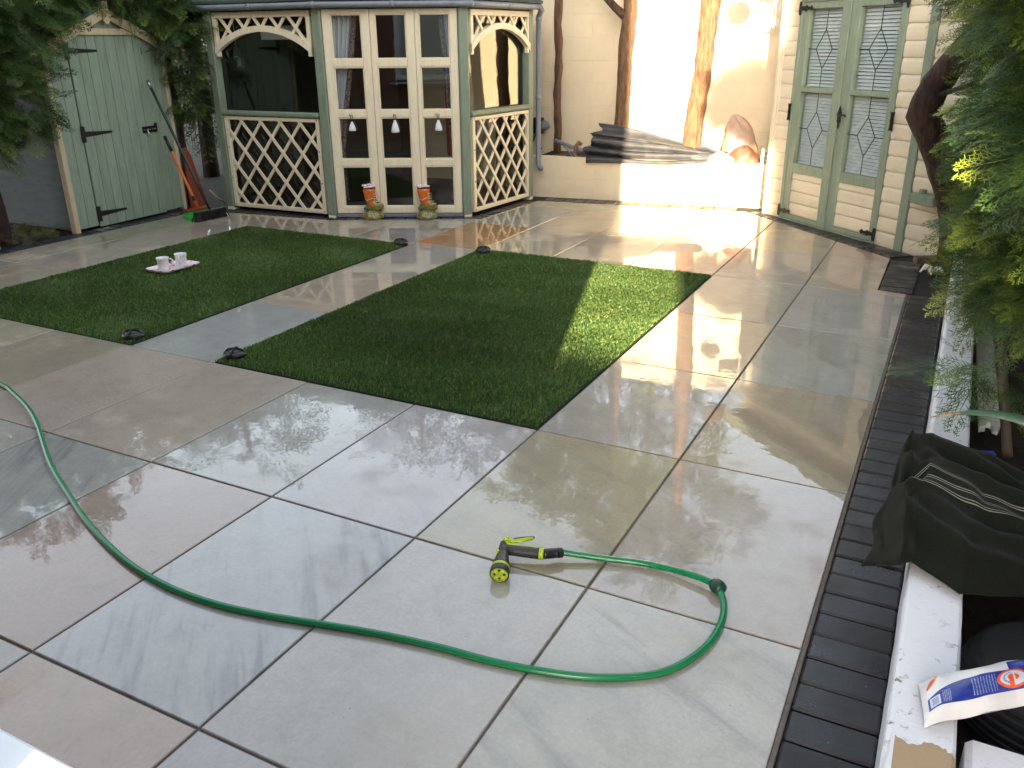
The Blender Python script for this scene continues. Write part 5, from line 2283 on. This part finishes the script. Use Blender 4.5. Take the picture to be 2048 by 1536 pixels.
# lower courses, slightly proud cap with a rounded edge
prof = [(-.0, -.03), (-.0, WZ - .012), (-.004, WZ - .004), (-.012, WZ), (-.118, WZ), (-.124, WZ - .004), (-.126, WZ - .014), (-.126, -.03)]
us = np.linspace(-1.5, 5.02, 90)
V, F = [], []
rr = np.random.default_rng(5)
for u in us:
    for (w_, z) in prof:
        V.append(fw(u, w_ + rr.normal(0, .0009), z + (rr.normal(0, .0008) if z > 0 else 0)))
n = len(prof)
for i in range(len(us) - 1):
    for k in range(n - 1):
        F.append((i * n + k, i * n + k + 1, (i + 1) * n + k + 1, (i + 1) * n + k))
F += [tuple(range(n)), tuple((len(us) - 1) * n + k for k in range(n))]
m.add(V, F).build('masonry', 'whitewall', wr)
m = MB()
m.box(ident, .197, .80, 1.30, 1.545, -.03, WZ - .02, .012)
tag(m.build('return_wall', 'whitewall', None, origin=(.5, 1.45, 0)), 'mossy white wall stub turning right below the printed bag', 'wall')

# bag
def bagpt(s, t, side):
    """s along the bag in metres, t across in metres"""
    Lb, Wb = .46, .14
    e = (1 - (2 * t / Wb - 1) ** 4) * min(1, (s + .004) / .035) ** .5
    th = .030 * max(0, e) + .003 * math.sin(s * 60) * math.sin(t * 70 + 1)
    base = .243 + .02 * min(1, s / .12) - .00 * s
    ax_, ay_ = math.cos(.61), math.sin(.61)
    wob = .004 * math.sin(s * 40)
    x = .119 + s * ax_ - (t + wob - .012) * .14
    y = 1.497 + s * ay_ + (t + wob - .012) * .90
    return (x, y, base + (th if side else -th * .25) + .10 * s * .3)


ns, nt = 70, 26
V, uv, F = [], [], []
for side in (1, 0):
    for i in range(ns + 1):
        for j in range(nt + 1):
            s, t = .46 * i / ns, .14 * j / nt
            V.append(bagpt(s, t, side))
            uv.append((s, t) if side else (.6 + s, .4 + t))
for side in (0, 1):
    o_ = side * (ns + 1) * (nt + 1)
    for i in range(ns):
        for j in range(nt):
            a = o_ + i * (nt + 1) + j
            F.append((a, a + 1, a + nt + 2, a + nt + 1))
b0 = MB().add(V, F)
tag(b0.build('printed_bag', 'bag', None, True, origin=(.3, 1.6, .25), uv=uv), 'white plastic bag with blue panel and orange letter e, lying across the low wall', 'bag')

# tyre
m = MB()
prof = [(.12, .0)]
for k in range(44):
    z_ = .01 + .165 * k / 43
    rr_ = .205 - .03 * abs(k / 43 - .5) ** 2 * 4 - (.005 if (k // 3) % 2 else 0)
    prof.append((rr_, z_))
prof += [(.16, .185), (.125, .18)]
m.lathe((.395, 1.955, -.045), prof, 56)
ty = empty('tyre', (.395, 1.955, -.05), 'black ribbed tyre lying in the bed under the printed bag', 'tyre')
m.build('tread', 'tyre', ty, False)
m = MB()
m.lathe((.395, 1.955, -.045), [(.10, .02), (.115, .06), (.118, .14), (.11, .172)], 40)
m.build('inner_rim', 'tyre', ty, True)

# jacket
Nc = [(-.056, 2.13, .17), (-.022, 2.10, .20), (.028, 2.03, .262), (.055, 2.055, .262), (.165, 1.975, .255), (.32, 2.10, .22), (.58, 2.2, .16)]
Fc = [(-.002, 2.56, .24), (.0, 2.64, .28), (.015, 2.70, .29), (.07, 2.79, .29), (.23, 2.74, .28), (.36, 2.62, .26), (.60, 2.6, .2)]


def crv(C, s):
    x = s * (len(C) - 1)
    i = min(int(x), len(C) - 2)
    t = x - i
    t = t * t * (3 - 2 * t) * .5 + t * .5
    return Vector(C[i]) * (1 - t) + Vector(C[i + 1]) * t


ns, nt = 110, 120
V, uv, F = [], [], []
for i in range(ns + 1):
    s = i / ns
    A, B = crv(Nc, s), crv(Fc, s)
    for j in range(nt + 1):
        t = j / nt
        p = A.lerp(B, t)
        body = min(1, s * 3.2)
        bulge = math.sin(math.pi * min(1, t * 1.02)) ** .6 * (.035 + .055 * body) * (1 - .35 * s)
        q1 = t * 2.6 + .9 * s + .25 * math.sin(s * 4)
        fold = .016 * math.sin(q1 * 6.283) + .007 * math.sin(q1 * 14 + s * 9) + .006 * math.sin(s * 21 + t * 5) * (1 - t)
        for (tc0, sl, wd_, am) in ((.72, .10, .06, .035), (.33, -.08, .045, .028), (.57, .16, .05, -.02), (.88, -.05, .05, .02), (.15, .05, .05, .02)):
            fold += am * math.exp(-((t - tc0 - sl * math.sin(s * 3.3 + tc0 * 9)) / wd_) ** 2)
        fold += .05 * math.exp(-((s - .28) / .12) ** 2 - ((t - .86) / .09) ** 2) + .03 * math.exp(-((s - .2) / .08) ** 2 - ((t - .66) / .06) ** 2)
        fold += .006 * math.sin(31 * t + 17 * s + 3 * math.sin(9 * s)) * math.sin(23 * s - 8 * t)
        p.z += bulge + fold * (.35 + .65 * body) * math.sin(math.pi * t) ** .35
        p.x += .012 * math.sin(t * 13 + s * 2) * (1 - body * .5)
        V.append(tuple(p))
        uv.append((s, t))
for i in range(ns):
    for j in range(nt):
        a = i * (nt + 1) + j
        F.append((a, a + 1, a + nt + 2, a + nt + 1))
jk = MB().add(V, F).build('fleece_jacket', 'jacket', None, True, origin=(.2, 2.4, .25), uv=uv)
md = jk.modifiers.new('thick', 'SOLIDIFY')
md.thickness = .006
tag(jk, 'dark green fleece jacket with pale stripes thrown over the low white wall', 'jacket')

# weathered plank with forked end, stakes, blue strap
m = MB()
pl_ = [(.0, 0), (.022, .02), (.026, .06), (.040, .055), (.046, .01), (.062, .0), (.070, .03), (.070, 2.0), (.0, 2.0)]
fk = frame((.233, 3.36), (.305, 3.38), -1)
V = [(.232 + u - .012 * v, 3.37 + v, .10) for u, v in pl_] + [(.232 + u - .012 * v, 3.37 + v, .125) for u, v in pl_]
n = len(pl_)
m.add(V, [tuple(range(n)), tuple(range(2 * n - 1, n - 1, -1))] + [(i, (i + 1) % n, n + (i + 1) % n, n + i) for i in range(n)])
tag(m.build('weathered_plank', 'paintwood', None, origin=(.26, 4.2, .08)), 'weathered white plank with a forked rotten end behind the low wall', 'plank')
m = MB()
m.tube([(.33, 3.25, .08), (.315, 4.3, .16), (.30, 5.3, .24)], .018, 8)
tag(m.build('brown_stake', 'stake', None, True, origin=(.31, 4.2, .1)), 'brown timber stake lying beside the weathered plank', 'stake')
m = MB()
m.box(frame((.22, 3.06), (.30, 3.09)), 0, .06, -.012, .012, .138, .156, .003)
m.lathe((.222, 3.06, .15), [(.003, -.010), (.014, -.006), (.014, .006), (.003, .010)], 12)
tag(m.build('blue_strap', 'blue', None, origin=(.25, 3.07, .13)), 'bright blue plastic strap just behind the jacket', 'strap')

# sword leaf plant
sp_root = empty('sword_leaf_plant', (.75, 2.35, -.05), 'spiky plant with a long grey-green leaf reaching over the low wall', 'plant')


def blade(p0, p1, p2, wd, tw=.0):
    P = [Vector(p0), Vector(p1), Vector(p2)]
    V, uv, F = [], [], []
    N = 26
    for i in range(N + 1):
        t = i / N
        c = P[0] * (1 - t) ** 2 + P[1] * 2 * t * (1 - t) + P[2] * t * t
        tg = (P[1] - P[0]) * 2 * (1 - t) + (P[2] - P[1]) * 2 * t
        sd = tg.cross(Vector((0, 0, 1))).normalized()
        sd = (sd + Vector((0, 0, 1)) * .75).normalized()
        nn = tg.cross(sd).normalized()
        wv = wd * min(1, ((1 - t) / .35)) ** .8 * (.75 + .25 * min(1, t * 3)) + .0006
        for k, off in ((-1, 0.), (0, .12), (1, 0.)):
            V.append(tuple(c + sd * wv * k - nn * wv * off))
            uv.append((1 - t, k * .5 + .5))
    for i in range(N):
        for k in range(2):
            a = i * 3 + k
            F.append((a, a + 1, a + 4, a + 3))
    o = MB().add(V, F).build('leaf', 'blade', sp_root, True, uv=uv)
    md = o.modifiers.new('thick', 'SOLIDIFY')
    md.thickness = .0018


blade((.75, 2.4, .05), (.42, 2.45, .68), (.046, 2.48, .485), .017)
blade((.75, 2.38, .05), (.6, 2.3, .7), (.42, 2.2, 1.0), .016)
blade((.78, 2.40, .05), (.85, 2.6, .7), (.80, 2.8, 1.1), .016)

# fence added on the right to keep sky light out of the bed
fx = frame((1.55, -2.0), (1.55, 8.0), -1)
fr_ = empty('sky_block_fence', (1.55, 3, 0), 'brown close-boarded fence added behind the right-hand conifers to block sky light', 'fence')
bm_ = MB()
bm_.box(ident, -.009, .009, -.07, .07, 0, 1.7, .002)
fbm = bpy.data.meshes.new('board')
fbm.from_pydata(bm_.v, [], bm_.f)
fix_normals(fbm)
fbm.materials.append(M['fence'])
for k in range(64):
    o = place('board', fbm, fr_, (1.55, -1.0 + k * .128, -.02))
    o.rotation_euler = (0, 0, .1)

# ------------------------------------------------------------------ house behind and left of the camera (casts the evening shade)
hx = -.60
M['brick'] = plain('brown_brick', (112, 78, 62), .8, .2, 12, .5, 60)
hr = empty('house', (-4, -3, 0), 'brown brick house with a white window sill at the lower left corner', 'house')
m = MB()
m.box(ident, -9, hx, -9, .18, -.05, 5.2, .01)
m.build('wall', 'brick', hr)
m = MB()
m.add([(-9.3, -9.3, 5.2), (hx + .2, -9.3, 5.2), (hx + .2, .45, 5.2), (-9.3, .45, 5.2), (-9.3, -4.4, 7.2), (hx + .2, -4.4, 7.2)],
      [(0, 1, 5, 4), (3, 4, 5, 2), (0, 4, 3), (1, 2, 5), (0, 3, 2, 1)])
m.build('roof', 'felt', hr)
win = MB()
win.box(ident, -2.4, -.70, .17, .20, .93, 2.1, .004)
wn_ = win.build('window', 'white', hr)
m = MB()
m.box(ident, -2.3, -1.55, .201, .205, 1.0, 2.03, .001)
m.build('pane', 'glass', wn_)
m = MB()
m.box(ident, -2.5, -.5, .181, .3195, .875, .90, .004)
m.build('sill', 'white', wn_)
# gate, taller panel and house added out of view to shape the sunlight
gr_ = empty('shade_gate', (.5, -5.2, 0), 'unseen low boarded gate added to keep the sun off the near paving', 'gate')
for k in range(19):
    m = MB()
    m.box(ident, -.60 + k * .115, -.60 + k * .115 + .112, -5.21, -5.19, .03, 1.33 + .01 * math.sin(k * 2.3), .003)
    m.build('board', 'fence', gr_)
gr_ = empty('shade_panel', (2.0, -5.2, 0), 'unseen tall boarded panel added beside the low gate to shade the right-hand slabs', 'fence')  # added unseen, keeps the sun off the slabs right of the lawn
for k in range(7):
    m = MB()
    m.box(ident, 1.585 + k * .115, 1.585 + k * .115 + .1145, -5.21, -5.19, .03, 1.9 + .02 * math.sin(k * 1.3), .003)
    m.build('board', 'fence', gr_)
nb = empty('shade_house', (4, -8, 0), 'unseen rendered house added beyond the tall panel to bound the sun strip', 'house')  # added unseen, its side follows the sun and ends the lit strip
fn = frame((2.39, -5.2), (2.39 + .295 * 5, -10.2))
m = MB()
m.box(fn, 0, 5, -6, 0, -.05, 5.0, .01)
m.build('wall', 'render', nb)
m = MB()
m.add([fn(-.2, .0, 5.01), fn(5.2, .0, 5.01), fn(5.2, -6.2, 5.01), fn(-.2, -6.2, 5.01), fn(-.2, -3, 6.6), fn(5.2, -3, 6.6)], [(0, 1, 5, 4), (3, 4, 5, 2), (0, 4, 3), (1, 2, 5), (0, 3, 2, 1)])
m.build('roof', 'felt', nb)
